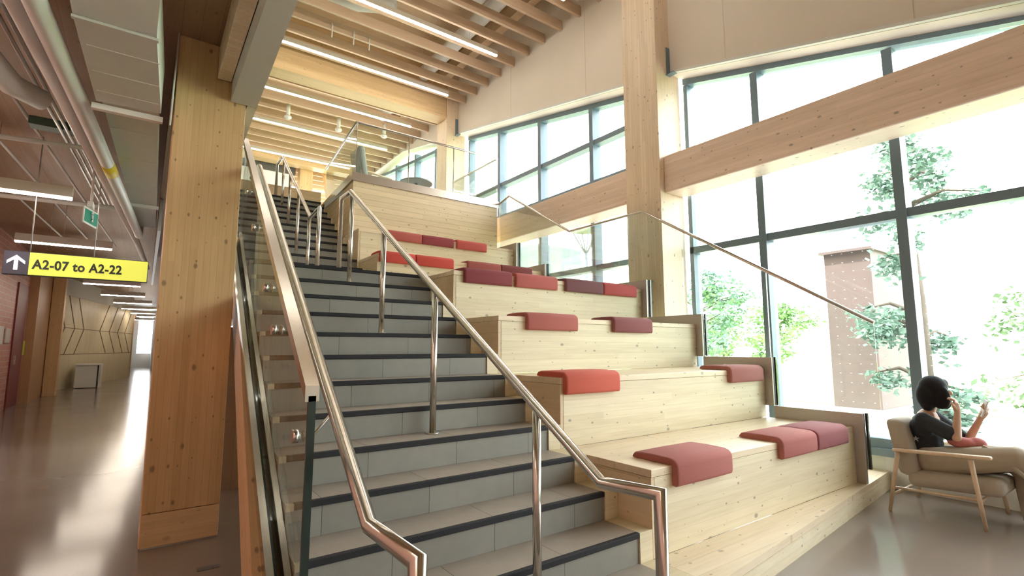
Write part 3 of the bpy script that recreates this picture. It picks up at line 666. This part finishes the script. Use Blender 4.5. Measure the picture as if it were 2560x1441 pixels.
# chevron birch wall following a line
p0, p1 = Vector((-4.75, 19.6)), Vector((-2.85, 28.8)); dd = (p1-p0); LW = dd.length; dn = dd.normalized(); nn = Vector((dn.y, -dn.x))
def onw(s_, z, off=0): q = p0+dn*s_+nn*off; return (q.x, q.y, z)
bw = thing('wall_chevron', 'pale birch panelled wall with dark chevron grooves', 'wall', (p0.x, p0.y, 0), None, 'structure')
def wq(s0, s1, z0, z1, o0, o1, sk=0):
    return MB().hexa([onw(s0, z0, o0), onw(s1, z0, o0), onw(s1, z0, o1), onw(s0, z0, o1), onw(s0+sk, z1, o0), onw(s1+sk, z1, o0), onw(s1+sk, z1, o1), onw(s0+sk, z1, o1)])
wq(0, LW, 0, 3.15, -.2, 0).build('panelling', 'birch', bw)
wq(0, LW, 3.16, 3.75, -.2, -.02).build('bulkhead', 'grayp', bw)
gv = plain('groove_shadow', (.16, .10, .05), .8)
for z in (1.15, 2.05): wq(0, LW, z, z+.02, .0, .004).build('groove', gv, bw)
for s0 in (1.0, 1.9, 2.8):
    wq(s0, s0+.07, 2.07, 3.15, 0, .006, -.8 if False else -.75).build('groove', gv, bw); wq(s0-.75, s0-.68, 1.17, 2.05, 0, .006, .75).build('groove', gv, bw)
for s0 in (4.6, 5.8, 7.0, 8.1):
    wq(s0, s0+.09, 2.07, 3.15, 0, .006, .95).build('groove', gv, bw); wq(s0+.95, s0+1.04, 1.17, 2.05, 0, .006, -.95).build('groove', gv, bw)
struct('wall_corridor_left', MB().box(-5.4, -5.1, 15.6, 52, 0, 3.75), 'white', 'white wall behind the corridor panelling', cat='wall')
b = MB().box(-3.15, -2.82, 30.5, 31, 0, 3.1).build('timber_post', 'colw', None, (-3, 30.7, 0)); tag(b, 'far timber post at the end of the chevron wall', 'post')
dk = thing('reception_desk', 'white desk standing in front of the chevron wall', 'desk', (-3.85, 21.4, 0))
MB().box(-4.2, -3.5, 20.9, 21.9, .78, .82).build('desk_top', 'white', dk); MB().box(-4.18, -3.6, 20.95, 21.85, .02, .779).build('front_panel', 'white', dk); MB().box(-3.54, -3.5, 20.9, 21.9, 0, .779).build('side_panel', 'white', dk)
struct('wall_corridor_end', MB().box(-6, -1, 44, 44.2, 0, 1.0).box(-6, -2.75, 44, 44.2, 1, 3.75).box(-1.4, -1, 44, 44.2, 1, 3.75), 'white', 'end wall of the corridor with a bright window', cat='wall')
struct('window_4', MB().box(-2.75, -1.4, 44.1, 44.12, 1.0, 3.6), emit('bright_daylight_pane', (.95, .98, 1), 5), 'bright window at the corridor end', cat='window')
struct('wall_corridor_right', MB().box(-1.9, -1.78, 8.5, 44, 0, 3.75), 'white', 'white wall on the stair side of the corridor', cat='wall')
# corridor lights
for i, (x0, x1, y, z) in enumerate(((-4.3, -3.09, 5.22, 3.0), (-4.06, -2.88, 8.62, 3.0), (-3.9, -2.72, 11.7, 3.05), (-3.70, -2.52, 14.65, 3.0), (-3.52, -2.42, 17.9, 3.0), (-3.34, -2.2, 21.1, 3.0), (-3.2, -2.0, 24.4, 3.0), (-2.95, -2.0, 27.6, 3.0), (-2.75, -1.95, 30.4, 3.0), (-3.1, -1.95, 34.5, 3.0), (-4.6, -3.4, 1.9, 3.05), (-4.9, -3.6, -1.5, 3.05), (-5, -3.8, -5, 3.05))):
    lab = ('corridor pendant light at the left picture edge, nearest to the camera', 'corridor pendant light just above the yellow sign', 'corridor pendant light hidden behind the yellow sign', 'corridor pendant light just under the yellow sign', 'second corridor light below the yellow sign',
           'third corridor light below the yellow sign', 'fourth corridor light below the yellow sign', 'fifth corridor light below the yellow sign', 'sixth corridor light below the yellow sign', 'farthest corridor light near the bright end window', 'corridor light overhead left of the viewer', 'corridor light just behind the viewer', 'corridor light far behind the viewer')[i]
    linear_light(x0, x1, y, z, lab, 'linear lights along the corridor', 'ledc', .12, .07, 3.74)
# yellow hanging sign
sgn = thing('hanging_sign', 'illuminated yellow sign reading A2-07 to A2-22 with an up arrow, hung over the corridor', 'sign', (-3.0, 5.5, 2.16))
sx0, sx1, sz0, sz1 = -3.625, -2.365, 2.165, 2.41
def sq(x0, x1, z0, z1, y0, y1): return MB().box(x0, x1, y0, y1, z0, z1)
xm = sx0+.205
sq(sx0, sx1, sz0-.008, sz1+.008, 5.505, 5.56).build('case', 'signd', sgn)
af = sq(sx0+.004, xm, sz0, sz1, 5.497, 5.5045).build('arrow_field', plain('sign_slate', (.10, .10, .14), .4), sgn)
yf_ = sq(xm, sx1-.006, sz0, sz1, 5.495, 5.5045).build('yellow_field', 'signy', sgn)
ar = MB(); ax, az = (sx0+xm)/2, (sz0+sz1)/2
ar.box(ax-.016, ax+.016, 5.490, 5.4965, az-.078, az+.06)
for s_ in (-1, 1):
    ar.prism([(ax, az+.085), (ax+s_*.072, az+.022), (ax+s_*.072, az-.012), (ax, az+.048)], 'y', 5.490, 5.4965)
ar.build('arrow', 'signw', af)
cu = bpy.data.curves.new('txt', 'FONT'); cu.body = 'A2-07 to A2-22'; cu.size = .142; cu.extrude = .002; cu.offset = .0045; cu.align_x = 'LEFT'; cu.space_character = 1.06
to = bpy.data.objects.new('txt', cu); C.objects.link(to); bpy.context.view_layer.update()
me = bpy.data.meshes.new_from_object(to.evaluated_get(bpy.context.evaluated_depsgraph_get()))
bpy.data.objects.remove(to)
wd = max(v.co.x for v in me.vertices); sc_ = .775/wd
for v in me.vertices: v.co = Vector((xm+.03+v.co.x*sc_, 5.491+v.co.z*-.5, az-.052+v.co.y*1.0))-Vector(sgn['_w'])
me.materials.clear(); me.materials.append(M['signt']); o = bpy.data.objects.new('lettering', me); C.objects.link(o); o.parent = yf_
for x in (sx0+.2, sx0+.74): MB().tube([(x, 5.53, sz1), (x, 5.53, 3.74)], .006, 8).build('hanger_rod', 'galv', sgn)
# green exit sign seen almost edge on
ex = thing('exit_sign', 'small green and white running-man exit sign hanging under the corridor pipes', 'sign', (-2.93, 5.1, 2.7))
def eq(y0, y1, z0, z1, x0, x1): return MB().hexa([(x0-.045, y0, z0), (x1-.045, y0, z0), (x1+.045, y1, z0), (x0+.045, y1, z0), (x0-.045, y0, z1), (x1-.045, y0, z1), (x1+.045, y1, z1), (x0+.045, y1, z1)])
eq(5.0, 5.35, 2.72, 2.90, -2.93, -2.92).build('sign_plate', 'white', ex); gf = eq(5.02, 5.33, 2.74, 2.88, -2.918, -2.914).build('green_field', 'green', ex)
MB().ball((-2.905, 5.16, 2.855), .014).tube([(-2.905, 5.16, 2.835), (-2.905, 5.19, 2.79)], .010, 8).tube([(-2.905, 5.19, 2.79), (-2.905, 5.14, 2.755)], .008, 8).tube([(-2.905, 5.19, 2.79), (-2.905, 5.24, 2.76)], .008, 8).build('pictogram', 'white', gf)
MB().box(-2.95, -2.90, 5.05, 5.25, 2.905, 2.97, .005).tube([(-2.925, 5.15, 2.97), (-2.925, 5.15, 3.74)], .012, 8).build('mount', 'white', ex)
# pipes
def pipe(pts, rad, label, mat='pipe', grp='pipes under the corridor ceiling', nm='pipe'):
    o = MB().tube(pts, rad, 20).build(nm, mat, None, pts[0]); tag(o, label, 'pipe', grp); return o
p1_ = thing('pipe', 'thickest bright white pipe with a yellow label running along the corridor ceiling', 'pipe', (-2.9, 1, 3.1), 'pipes under the corridor ceiling')
MB().tube([(-2.98, .2, 3.13), (-2.925, 1.2, 3.13), (-2.53, 7.6, 3.13), (-2.53, 7.7, 3.13), (-2.53, 7.78, 3.2), (-2.53, 7.78, 3.7)], .055, 22).build('pipe_run', 'pipe', p1_)
MB().tube([(-2.748, 4.05, 3.13), (-2.728, 4.38, 3.13)], .057, 22).build('yellow_label', 'yellow', p1_)
pipe([(-3.1, .2, 3.17), (-2.56, 8.6, 3.17), (-2.40, 12, 3.17)], .045, 'thinner white pipe parallel to the labelled pipe')
pipe([(-3.6, 1.9, 3.25), (-3.28, 2.3, 3.2), (-3.22, 2.75, 3.2), (-3.08, 2.93, 3.2)], .075, 'fat elbowed white pipe at the left picture edge', nm='insulated_pipe')
pipe([(-4.7, 4.4, 3.26), (-2.86, 4.1, 3.26)], .022, 'slim white cross pipe above the nearest corridor light')
pipe([(-4.7, 6.7, 3.25), (-2.6, 6.5, 3.25)], .03, 'slim white cross pipe beyond the nearest corridor light')
pipe([(-3.9, 2.1, 3.45), (-3.2, 2.0, 3.45), (-3.05, 2.15, 3.45)], .035, 'short white branch pipe in the left picture corner')
for i in range(6):
    pipe([(-3.28+.05*i, 1.2, 3.45), (-2.98+.05*i, 7.5, 3.45)], .014, 'thin grey conduit in the bundle beside the labelled pipe', 'galv', 'grey conduits beside the labelled pipe', 'conduit')
for i, x in enumerate((-4.3, -3.9, -3.5)):
    pipe([(x, 3.0, 3.6), (x+.5, 12, 3.6)], .015, 'thin pale sprinkler pipe high over the corridor', 'pipe', 'thin pipes high over the corridor', 'sprinkler_pipe')
b = MB().box(-3.36, -3.03, 4.25, 4.42, 3.45, 3.53, .01).build('cable_tray', plain('dark_green_casing', (.04, .08, .05), .6), None, (-3.2, 4.2, 3.45)); tag(b, 'dark green casing among the pipes over the corridor', 'casing')
# rectangular duct
rd = thing('rectangular_duct', 'long grey-white rectangular duct over the corridor beside the knotty column', 'duct', (-2.58, 3, 3.1))
MB().hexa([(-2.765, 1.36, 3.10), (-2.405, 1.30, 3.10), (-2.36, 2.42, 3.10), (-2.735, 2.45, 3.10), (-2.765, 1.36, 3.45), (-2.405, 1.30, 3.45), (-2.36, 2.42, 3.45), (-2.735, 2.45, 3.45)]).build('duct_section', 'duct', rd)
MB().hexa([(-2.84, -.6, 3.52), (-2.36, -.6, 3.52), (-2.405, 1.29, 3.10), (-2.765, 1.35, 3.10), (-2.84, -.6, 3.72), (-2.36, -.6, 3.72), (-2.405, 1.29, 3.45), (-2.765, 1.35, 3.45)]).build('sloped_section', 'duct', rd)
MB().hexa([(-2.735, 2.56, 3.23), (-2.38, 2.52, 3.23), (-2.32, 7.5, 3.23), (-2.56, 7.5, 3.23), (-2.735, 2.56, 3.5), (-2.38, 2.52, 3.5), (-2.32, 7.5, 3.5), (-2.56, 7.5, 3.5)]).build('duct_section', 'duct', rd)
MB().box(-2.77, -2.395, 1.318, 1.345, 3.085, 3.10).build('flange', 'duct', rd)
for y in (1.62, 1.95, 2.25, 3.3, 4.1, 5.0): MB().box(-2.745+.01*y, -2.40+.01*y, y, y+.006, (3.097 if y < 2.5 else 3.227), (3.0995 if y < 2.5 else 3.2295)).build('crease', 'white', rd)
for y in (2.47, 6.0):
    b = MB().box(-2.79+.02*y-.02, -2.34+.01*(y-3), y, y+.045, 3.055 if y < 3 else 3.19, 3.095 if y < 3 else 3.228).build('duct_hanger', 'white', None, (-2.5, y, 3.1)); tag(b, 'white strut channel under the rectangular duct, ' + ('nearer one' if y < 3.5 else 'farther one'), 'strut', 'struts under the rectangular duct')
b = MB().tube([(-2.30, 2.35, 3.0), (-2.29, 2.35, 3.74)], .006, 8).build('hanger_rod', 'white', None, (-2.3, 2.35, 3)); tag(b, 'thin white hanger rod beside the knotty column top', 'rod')
b = MB().box(-4.75, -2.95, 1.45, 1.62, 3.42, 3.74, .005).build('ceiling_joist', plain('orange_glulam', (.5, .2, .06), .5), None, (-3.8, 1.5, 3.4)); tag(b, 'orange-brown timber joist in the top left picture corner', 'joist')
b = MB().box(-2.3, -2.26, 6.5, 14, 2.3 if False else 3.0, 3.6).build('service_casing', 'galv', None, (-2.28, 8, 3)); tag(b, 'grey service casing beside the far corridor ceiling', 'casing')
fd = MB().box(-1.98, -1.86, 1.8, 1.86, 0, .003).build('floor_box', plain('floor_box_grey', (.12, .11, .10), .5), None, (-1.92, 1.83, 0)); tag(fd, 'small recessed floor box in the concrete before the knotty column', 'floor box')

# ------------------------------------------------------------------ upper floor furniture
ac = thing('lounge_chair', 'grey upholstered lounge chair behind the balcony glass', 'chair', (1.15, 7.7, 4.1))
def rbox(x0, x1, y0, y1, z0, z1, lean=0, bev=.03):
    m_ = MB().box(x0, x1, y0, y1, z0, z1, bev)
    for v in m_.b.verts: v.co.x += lean*(v.co.z-z0)
    return m_
rbox(.92, 1.04, 7.4, 8.0, 4.5, 5.32, -.16, .04).build('backrest', 'grey', ac)
for v in ac.children[0].data.vertices: v.co.x += (v.co.z-.4)*-.12*1 if False else 0
MB().box(.88, 1.45, 7.5, 8.05, 4.44, 4.58, .04).build('seat', 'grey', ac)
MB().tube([(.85, 7.45, 4.82), (1.5, 7.45, 4.78)], .018, 10).build('armrest', 'ash', ac); MB().tube([(.85, 8.1, 4.82), (1.5, 8.1, 4.78)], .018, 10).build('armrest', 'ash', ac)
for x, y in ((.88, 7.45), (1.45, 7.45), (.88, 8.1), (1.45, 8.1)): MB().tube([(x, y, 4.1), (x, y, 4.8)], .015, 10).build('leg', 'ash', ac)
tb = thing('round_table', 'round dark-topped table at the balcony glass', 'table', (1.8, 6.9, 4.1))
MB().tube([(1.8, 6.95, 4.60), (1.8, 6.95, 4.63)], .32, 40).build('table_top', 'tabletop', tb); MB().tube([(1.8, 6.95, 4.10), (1.8, 6.95, 4.60)], .03, 14).build('pedestal', 'steel', tb); MB().tube([(1.8, 6.95, 4.10), (1.8, 6.95, 4.12)], .2, 24).build('foot', 'steel', tb)
b = MB().box(2.2, 2.75, 7.0, 7.5, 4.1, 4.42, .04).build('ottoman', 'red', None, (2.4, 7.2, 4.1)); tag(b, 'low red ottoman behind the balcony glass near the balcony column', 'ottoman')
b = MB().box(-1.7, 1.15, 14.9, 15.05, 4.125, 6.93).build('display_wall', 'white', None, (-.4, 14.9, 4.125)); tag(b, 'bright white partition on the upper floor beyond the stair head', 'partition')
struct('trim_6', MB().box(-1.9, 1.25, 14.9, 15.05, 6.94, 7.35), plain('dark_bulkhead', (.12, .11, .10), .7), 'dark bulkhead above the white partition', cat='bulkhead')
column(1.36, 1.76, 14.76, 15.1, 4.125, 8.14, 'colw', 'timber column on the upper floor right of the white partition')
br = MB().hexa([(2.65, 14.8, 4.125), (2.95, 14.8, 4.125), (2.95, 15, 4.125), (2.65, 15, 4.125), (2.05, 14.8, 7.5), (2.35, 14.8, 7.5), (2.35, 15, 7.5), (2.05, 15, 7.5)]).build('timber_brace', 'colw', None, (1.8, 14.5, 4.1)); tag(br, 'slanted timber brace on the upper floor', 'brace')

# ------------------------------------------------------------------ lounge chair and person
ch = thing('lounge_armchair', 'beige cushioned armchair with pale ash frame by the right window', 'chair', (3.2, -.6, 0))
def sweep(pts, rad, nm, mat, seg=14): return MB().tube(pts, rad, seg).build(nm, mat, ch)
for x, lx in ((2.9, 2.88), (3.56, 3.58)):
    sweep([(lx, -.26, 0), (x, -.345, .495)], [.013, .018], 'leg', 'ash'); sweep([(lx, -.87, 0), (x, -.815, .505)], [.013, .018], 'leg', 'ash')
    am = MB().box(x-.028, x+.028, -.94, -.31, .495, .522, .010)
    for v in am.b.verts: v.co.z += (-.31-v.co.y)*.05
    am.build('armrest', 'ash', ch)
sweep([(2.89, -.29, .14), (3.57, -.29, .14)], .012, 'stretcher', 'ash'); sweep([(2.89, -.84, .20), (3.57, -.84, .20)], .012, 'stretcher', 'ash')
sweep([(2.93, -.27, .19), (2.93, -.86, .21)], .011, 'stretcher', 'ash'); sweep([(3.53, -.27, .19), (3.53, -.86, .21)], .011, 'stretcher', 'ash')
seat = MB().box(2.94, 3.52, -.98, -.38, .215, .345, .045)
for v in seat.b.verts: v.co.z += (-.38-v.co.y)*.05; 
for f_ in seat.b.faces: f_.smooth = True
seat.build('seat_cushion', 'beige', ch)
bk_ = MB().box(2.94, 3.52, -.46, -.32, .30, .76, .045)
for v in bk_.b.verts: v.co.y += (v.co.z-.30)*.16
for f_ in bk_.b.faces: f_.smooth = True
bk_.build('back_cushion', 'beige', ch)

# person, built as remeshed limb chains so that the body is one surface
pr = thing('person', 'person with black bob hair, black T-shirt and khaki trousers seated in the armchair', 'person', (3.2, -.6, .35))
def skinmesh(name, chains, mat, voxel=.010, smooth=6, sub=0):
    b_ = MB()
    for pts, rads in chains:
        pts = [Vector(p) for p in pts]
        for i in range(len(pts)-1):
            L = (pts[i+1]-pts[i]).length; n = max(1, int(L/(min(rads[i], rads[i+1])*.35)))
            for k_ in range(n+1):
                t_ = k_/n; p = pts[i].lerp(pts[i+1], t_); rr = rads[i]+(rads[i+1]-rads[i])*t_
                b_.ball(p, rr, rr, rr, 10)
    o_ = b_.build(name, mat, pr)
    m1 = o_.modifiers.new('r', 'REMESH'); m1.mode = 'VOXEL'; m1.voxel_size = voxel; m1.use_smooth_shade = True
    m2 = o_.modifiers.new('s', 'SMOOTH'); m2.iterations = smooth; m2.factor = .5
    return o_
def ell(name, parts, mat, voxel, smooth=4, parent=None):
    b_ = MB()
    for c, rx, ry, rz in parts: b_.ball(c, rx, ry, rz, 20)
    o_ = b_.build(name, mat, parent or pr)
    m1 = o_.modifiers.new('r', 'REMESH'); m1.mode = 'VOXEL'; m1.voxel_size = voxel; m1.use_smooth_shade = True
    m2 = o_.modifiers.new('s', 'SMOOTH'); m2.iterations = smooth; m2.factor = .5
    return o_
X0 = 3.2
hip = (X0, -.50, .415); chest = (X0, -.47, .68); neck = (X0, -.505, .82)
sR, sL = (X0-.135, -.495, .765), (X0+.135, -.50, .765)
eR, eL = (X0-.20, -.72, .66), (X0+.17, -.70, .58)
wR, wL = (X0-.13, -.725, .85), (X0+.03, -.83, .80)
hd = (X0, -.575, 1.0)
# head + body skin
body = []
body.append(([hip, (X0, -.47, .55), chest, (X0, -.49, .77)], [.11, .10, .12, .08]))
body.append(([sL, chest, sR], [.055, .10, .055]))
body.append(([neck, (X0, -.53, .90)], [.045, .042]))
for s_, e_, w_ in ((sR, eR, wR), (sL, eL, wL)): body.append(([s_, e_, w_], [.048, .036, .022]))
hb = [((X0, -.56, 1.01), .074, .088, .095), ((X0, -.605, .955), .055, .055, .06)]
def HR(p, a=.62):
    cx, cy = X0, -.545; dx, dy = p[0]-cx, p[1]-cy
    return (cx+dx*math.cos(a)-dy*math.sin(a), cy+dx*math.sin(a)+dy*math.cos(a), p[2])
# hands: palm and fingers
def hand(w, d, up, side):
    w = Vector(w); d = Vector(d).normalized(); up = Vector(up).normalized(); sd = d.cross(up).normalized()*side
    out = [([w, w+d*.03, w+d*.06], [.021, .026, .027]), ([w+d*.03+sd*.014, w+d*.065+sd*.014], [.018, .018]), ([w+d*.03-sd*.014, w+d*.065-sd*.014], [.018, .018])]
    for i_, (off, ln) in enumerate(((-.027, .052), (-.009, .062), (.009, .058), (.027, .046))):
        a = w+d*.068+sd*off; b1 = a+d*ln*.45+up*.004; b2 = b1+d*ln*.30-up*.018; b3 = b2+d*ln*.1-up*.022
        out.append(([a, b1, b2, b3], [.0095, .0090, .0082, .0075]))
    a = w+d*.02-sd*.024; out.append(([a, a+d*.028-sd*.018-up*.006, a+d*.052-sd*.02-up*.016], [.012, .010, .0085]))
    return out
body += hand(wR, (.15, .15, 1), (.0, -1, .3), 1)
body += hand(wL, (-.25, -.5, .8), (0, -.8, -.5), -1)
bb = MB()
for pts, rads in body:
    pts = [Vector(p) for p in pts]
    for i in range(len(pts)-1):
        L = (pts[i+1]-pts[i]).length; n = max(1, int(L/(min(rads[i], rads[i+1])*.4)))
        for k_ in range(n+1):
            t_ = k_/n; p = pts[i].lerp(pts[i+1], t_); rr = rads[i]+(rads[i+1]-rads[i])*t_; bb.ball(p, rr, rr, rr, 10)
for c, rx, ry, rz in hb: bb.ball(HR(c), rx, ry, rz, 20)
bb.ball(HR((X0, -.665, .985)), .012, .018, .02, 10)      # nose
bb.ball(HR((X0-.074, -.56, .985)), .008, .018, .026, 10); bb.ball(HR((X0+.074, -.56, .985)), .008, .018, .026, 10)  # ears
bb.ball(HR((X0, -.648, .945)), .022, .010, .008, 10)
bo = bb.build('body', 'skin', pr)
m1 = bo.modifiers.new('r', 'REMESH'); m1.mode = 'VOXEL'; m1.voxel_size = .005; m1.use_smooth_shade = True
m2 = bo.modifiers.new('s', 'SMOOTH'); m2.iterations = 3; m2.factor = .5
for s_ in (-1, 1): MB().ball(HR((X0+s_*.028, -.642, 1.005)), .010, .006, .007, 10).build('eye', 'hair', pr)
ell('hair', [(HR((X0, -.545, 1.035)), .098, .102, .100), (HR((X0, -.50, .965)), .094, .080, .115), (HR((X0-.072, -.565, .955)), .036, .07, .10), (HR((X0+.072, -.565, .955)), .036, .07, .10),
             (HR((X0, -.50, .895)), .075, .055, .065), (HR((X0, -.622, 1.062)), .062, .034, .045), (HR((X0-.06, -.60, .925)), .032, .045, .07)], 'hair', .008, 3)
skinmesh('t_shirt', [([(X0, -.49, .40), (X0, -.47, .50), (X0, -.455, .62), (X0, -.475, .71)], [.128, .122, .132, .11]), ([(X0-.10, -.48, .745), (X0+.10, -.48, .745)], [.072, .072]),
                     ([sR, tuple(Vector(sR).lerp(Vector(eR), .78))], [.064, .062]), ([sL, tuple(Vector(sL).lerp(Vector(eL), .78))], [.064, .062]), ([(X0-.08, -.47, .69), (X0+.08, -.47, .69)], [.10, .10])], 'black', .010, 6)
kR, kL = (X0-.11, -1.04, .535), (X0+.12, -1.04, .49)
aR, aL = (X0+.20, -1.22, .22), (X0+.10, -1.06, .09)
skinmesh('trousers', [([(X0-.06, -.50, .425), (X0+.06, -.50, .425)], [.125, .125]), ([(X0-.08, -.55, .43), (X0-.1, -.80, .48), kR, aR], [.115, .108, .092, .072]), ([(X0+.08, -.55, .43), (X0+.1, -.80, .45), kL, aL], [.115, .105, .088, .068])], 'khaki', .011, 8)
ell('shoe', [((aR[0]+.03, aR[1]-.04, aR[2]-.06), .045, .09, .045), ((aR[0]+.03, aR[1]-.10, aR[2]-.07), .04, .05, .035)], 'shoe', .01)
ell('shoe', [((aL[0], aL[1]-.03, .045), .045, .09, .042), ((aL[0], aL[1]-.10, .038), .04, .055, .033)], 'shoe', .01)
# printed star on the shirt
stt = MB(); pts_ = []
for i in range(10):
    a = math.pi*2*i/10; rr = .030 if i % 2 == 0 else .010; pts_.append((-.43+rr*math.sin(a), .60+rr*math.cos(a)))
stt.prism(pts_, 'x', X0-.134, X0-.128); stt.build('shirt_print', 'grey', pr)
o = ell('cloth_bundle', [((X0-.06, -.72, .60), .06, .10, .045), ((X0-.03, -.80, .60), .05, .07, .05), ((X0-.04, -.66, .62), .05, .05, .04)], 'pink', .009, 3)
o.parent = None; o.location = Vector(pr['_w']); tag(o, 'crumpled pink-red cloth bag on the seated person\'s lap', 'bag')
ph = MB().box(-.036, .036, -.005, .005, -.07, .07, .004)
rm = Matrix.Rotation(math.radians(20), 4, 'X') @ Matrix.Rotation(.5, 4, 'Z')
for v in ph.b.verts: v.co = rm @ v.co+Vector((X0+.0, -.862, .885))
o = ph.build('mobile_phone', 'phone', None, (X0, -.86, .885)); tag(o, 'pale mobile phone held up by the seated person', 'phone')
st_ = MB().tube([(X0-.12, -.86, .60), (X0-.17, -.98, .54), (X0-.17, -1.1, .40), (X0-.10, -1.2, .25)], .013, 10).build('bag_strap', 'khaki', None, (X0-.1, -.9, .5)); tag(st_, 'beige strap trailing over the seated person\'s knee', 'strap')

# ------------------------------------------------------------------ outside
def tree(x, y, z0, h, cr, n, label, mat='leaf', leaf=.10, cr_base=.35, droop=False, grp='trees outside'):
    t = thing('tree', label, 'tree', (x, y, z0), grp)
    rnd = random.Random(int(x*100+y*7))
    tk = MB().tube([(x, y, z0), (x+.05, y, z0+h*.4), (x, y+.06, z0+h*.92)], [h*.022, h*.016, h*.004], 10)
    tips = []
    for i in range(26):
        zz = z0+h*(cr_base+(1-cr_base)*rnd.random()*.95); a = rnd.random()*6.283
        rr = cr*math.sin(math.pi*min(1, max(.12, (zz-z0-h*cr_base)/(h*(1-cr_base))*.85+.12)))*(.6+.5*rnd.random())
        e = Vector((x+math.cos(a)*rr, y+math.sin(a)*rr, zz+(-.15 if droop else .25)*rr)); tips.append((Vector((x, y, zz-.1*h*.3)), e))
        tk.tube([(x, y, zz-.03*h), tuple((Vector((x, y, zz))+e)/2+Vector((0, 0, .05*rr))), tuple(e)], [h*.006, h*.004, h*.001], 5)
    tk.build('trunk', 'bark', t)
    b_ = bmesh.new()
    for i in range(n):
        a0, e = rnd.choice(tips); t_ = .25+.8*rnd.random()**.7; p = a0.lerp(e, t_)+Vector((rnd.gauss(0, 1), rnd.gauss(0, 1), rnd.gauss(0, .7)))*cr*.10
        if droop: p.z -= abs(rnd.gauss(0, .12))*cr
        d1 = Vector((rnd.gauss(0, 1), rnd.gauss(0, 1), rnd.gauss(0, .5))).normalized(); d2 = d1.cross(Vector((rnd.gauss(0, 1), rnd.gauss(0, 1), rnd.gauss(0, 1)))).normalized()
        s = leaf*(.6+.7*rnd.random())
        vs = [b_.verts.new(p-d1*s*.5), b_.verts.new(p+d2*s*.28), b_.verts.new(p+d1*s*.5), b_.verts.new(p-d2*s*.28)]; b_.faces.new(vs)
    mb = MB(); mb.b.free(); mb.b = b_; mb.build('foliage', mat, t)
tree(7.3, .62, -.4, 6.1, .95, 5200, 'slender leafy tree close outside the window, behind the tall mullion', 'leafb', .115, .12, True)
tree(8.8, -1.0, -.4, 3.3, 1.35, 4200, 'low bushy tree outside beside the seated person', 'leaf', .12, .2, True)
tree(28, 18.2, -.5, 7.2, 3.2, 3800, 'tall pale tree far outside left of the brown tower', 'leafb', .35, .2)
tree(27, 12.6, -.5, 4.2, 2.4, 2600, 'round tree outside just left of the brown tower', 'leaf', .30, .25)
tree(36, 21.5, -.5, 4.6, 2.3, 2200, 'smaller tree outside between the two pale trees', 'leaf', .32, .25)
tree(20, -1.5, -.5, 5, 2.6, 2500, 'tree far outside behind the seated person', 'leaf', .26, .2)
tree(45, 32, -.5, 6, 4, 1800, 'distant tree outside seen low beside the near bay column', 'leafb', .5, .2)
# brown clad tower outside
tw = thing('clad_tower', 'brown clad tower standing outside the near window', 'tower', (8.6, 2.4, -.5))
MB().box(8.6, 10.2, 1.62, 2.42, .25, 3.22).build('cladding', 'rust', tw); MB().box(8.6, 10.2, 1.6, 2.44, -.5, .249).build('concrete_base', 'concrete', tw)
MB().box(8.5, 10.3, 1.56, 2.48, 3.221, 3.27).build('coping', 'rust', tw)
rl = thing('outdoor_railing', 'white metal railing outside below the brown tower', 'railing', (5.6, .6, -.06))
MB().tube([(5.6, -3, .42), (5.6, 1.6, .42)], .018, 10).build('top_rail', 'white', rl); MB().tube([(5.6, -3, .02), (5.6, 1.6, .02)], .014, 10).build('bottom_rail', 'white', rl)
for i in range(34): MB().tube([(5.6, -2.95+i*.137, .02), (5.6, -2.95+i*.137, .42)], .007, 6).build('baluster', 'white', rl)
for y in (-3, -1.5, 0, 1.6): MB().tube([(5.6, y, -.06), (5.6, y, .43)], .018, 10).build('post', 'white', rl)
lp = thing('street_lamp', 'street lamp with an inverted cone head outside the middle window', 'street lamp', (12, 12.65, -.06))
MB().tube([(12, 12.65, -.06), (12, 12.65, 5.3)], .07, 14).build('pole', 'lampp', lp); MB().tube([(12, 12.65, 6.15), (12, 12.65, 6.2)], .62, 28).build('lamp_cap', 'lampp', lp)
lc = MB()
for i in range(6):
    a = i*math.pi/3; lc.tube([(12+.07*math.cos(a), 12.65+.07*math.sin(a), 5.25), (12+.55*math.cos(a), 12.65+.55*math.sin(a), 6.15)], .03, 6)
lc.build('lamp_frame', 'lampp', lp)
fb = thing('office_building', 'pale glazed building seen low through the middle window', 'building', (30, 45, -.5))
MB().box(24, 40, 42, 70, -.5, 13.2).build('glazed_block', 'bglass', fb)
gr = MB()
for i in range(10): gr.box(23.9, 23.99, 42+i*2.9, 42.12+i*2.9, -.5, 13.2)
for z in (2.5, 6, 9.5, 13): gr.box(23.88, 23.98, 42, 70, z, z+.2)
gr.build('facade_grid', 'white', fb)
struct('ground_lawn', MB().box(12, 60, -30, 45, -.059, -.03), 'grass', 'sunlit lawn beyond the paving', cat='lawn')
b = MB().box(14, 14.2, 2.5, 12, -.05, .75).build('garden_wall', 'concrete', None, (14, 7, 0)); tag(b, 'low pale wall outside left of the brown tower', 'wall')

for o in bpy.data.objects:
    if '_w' in o: del o['_w']
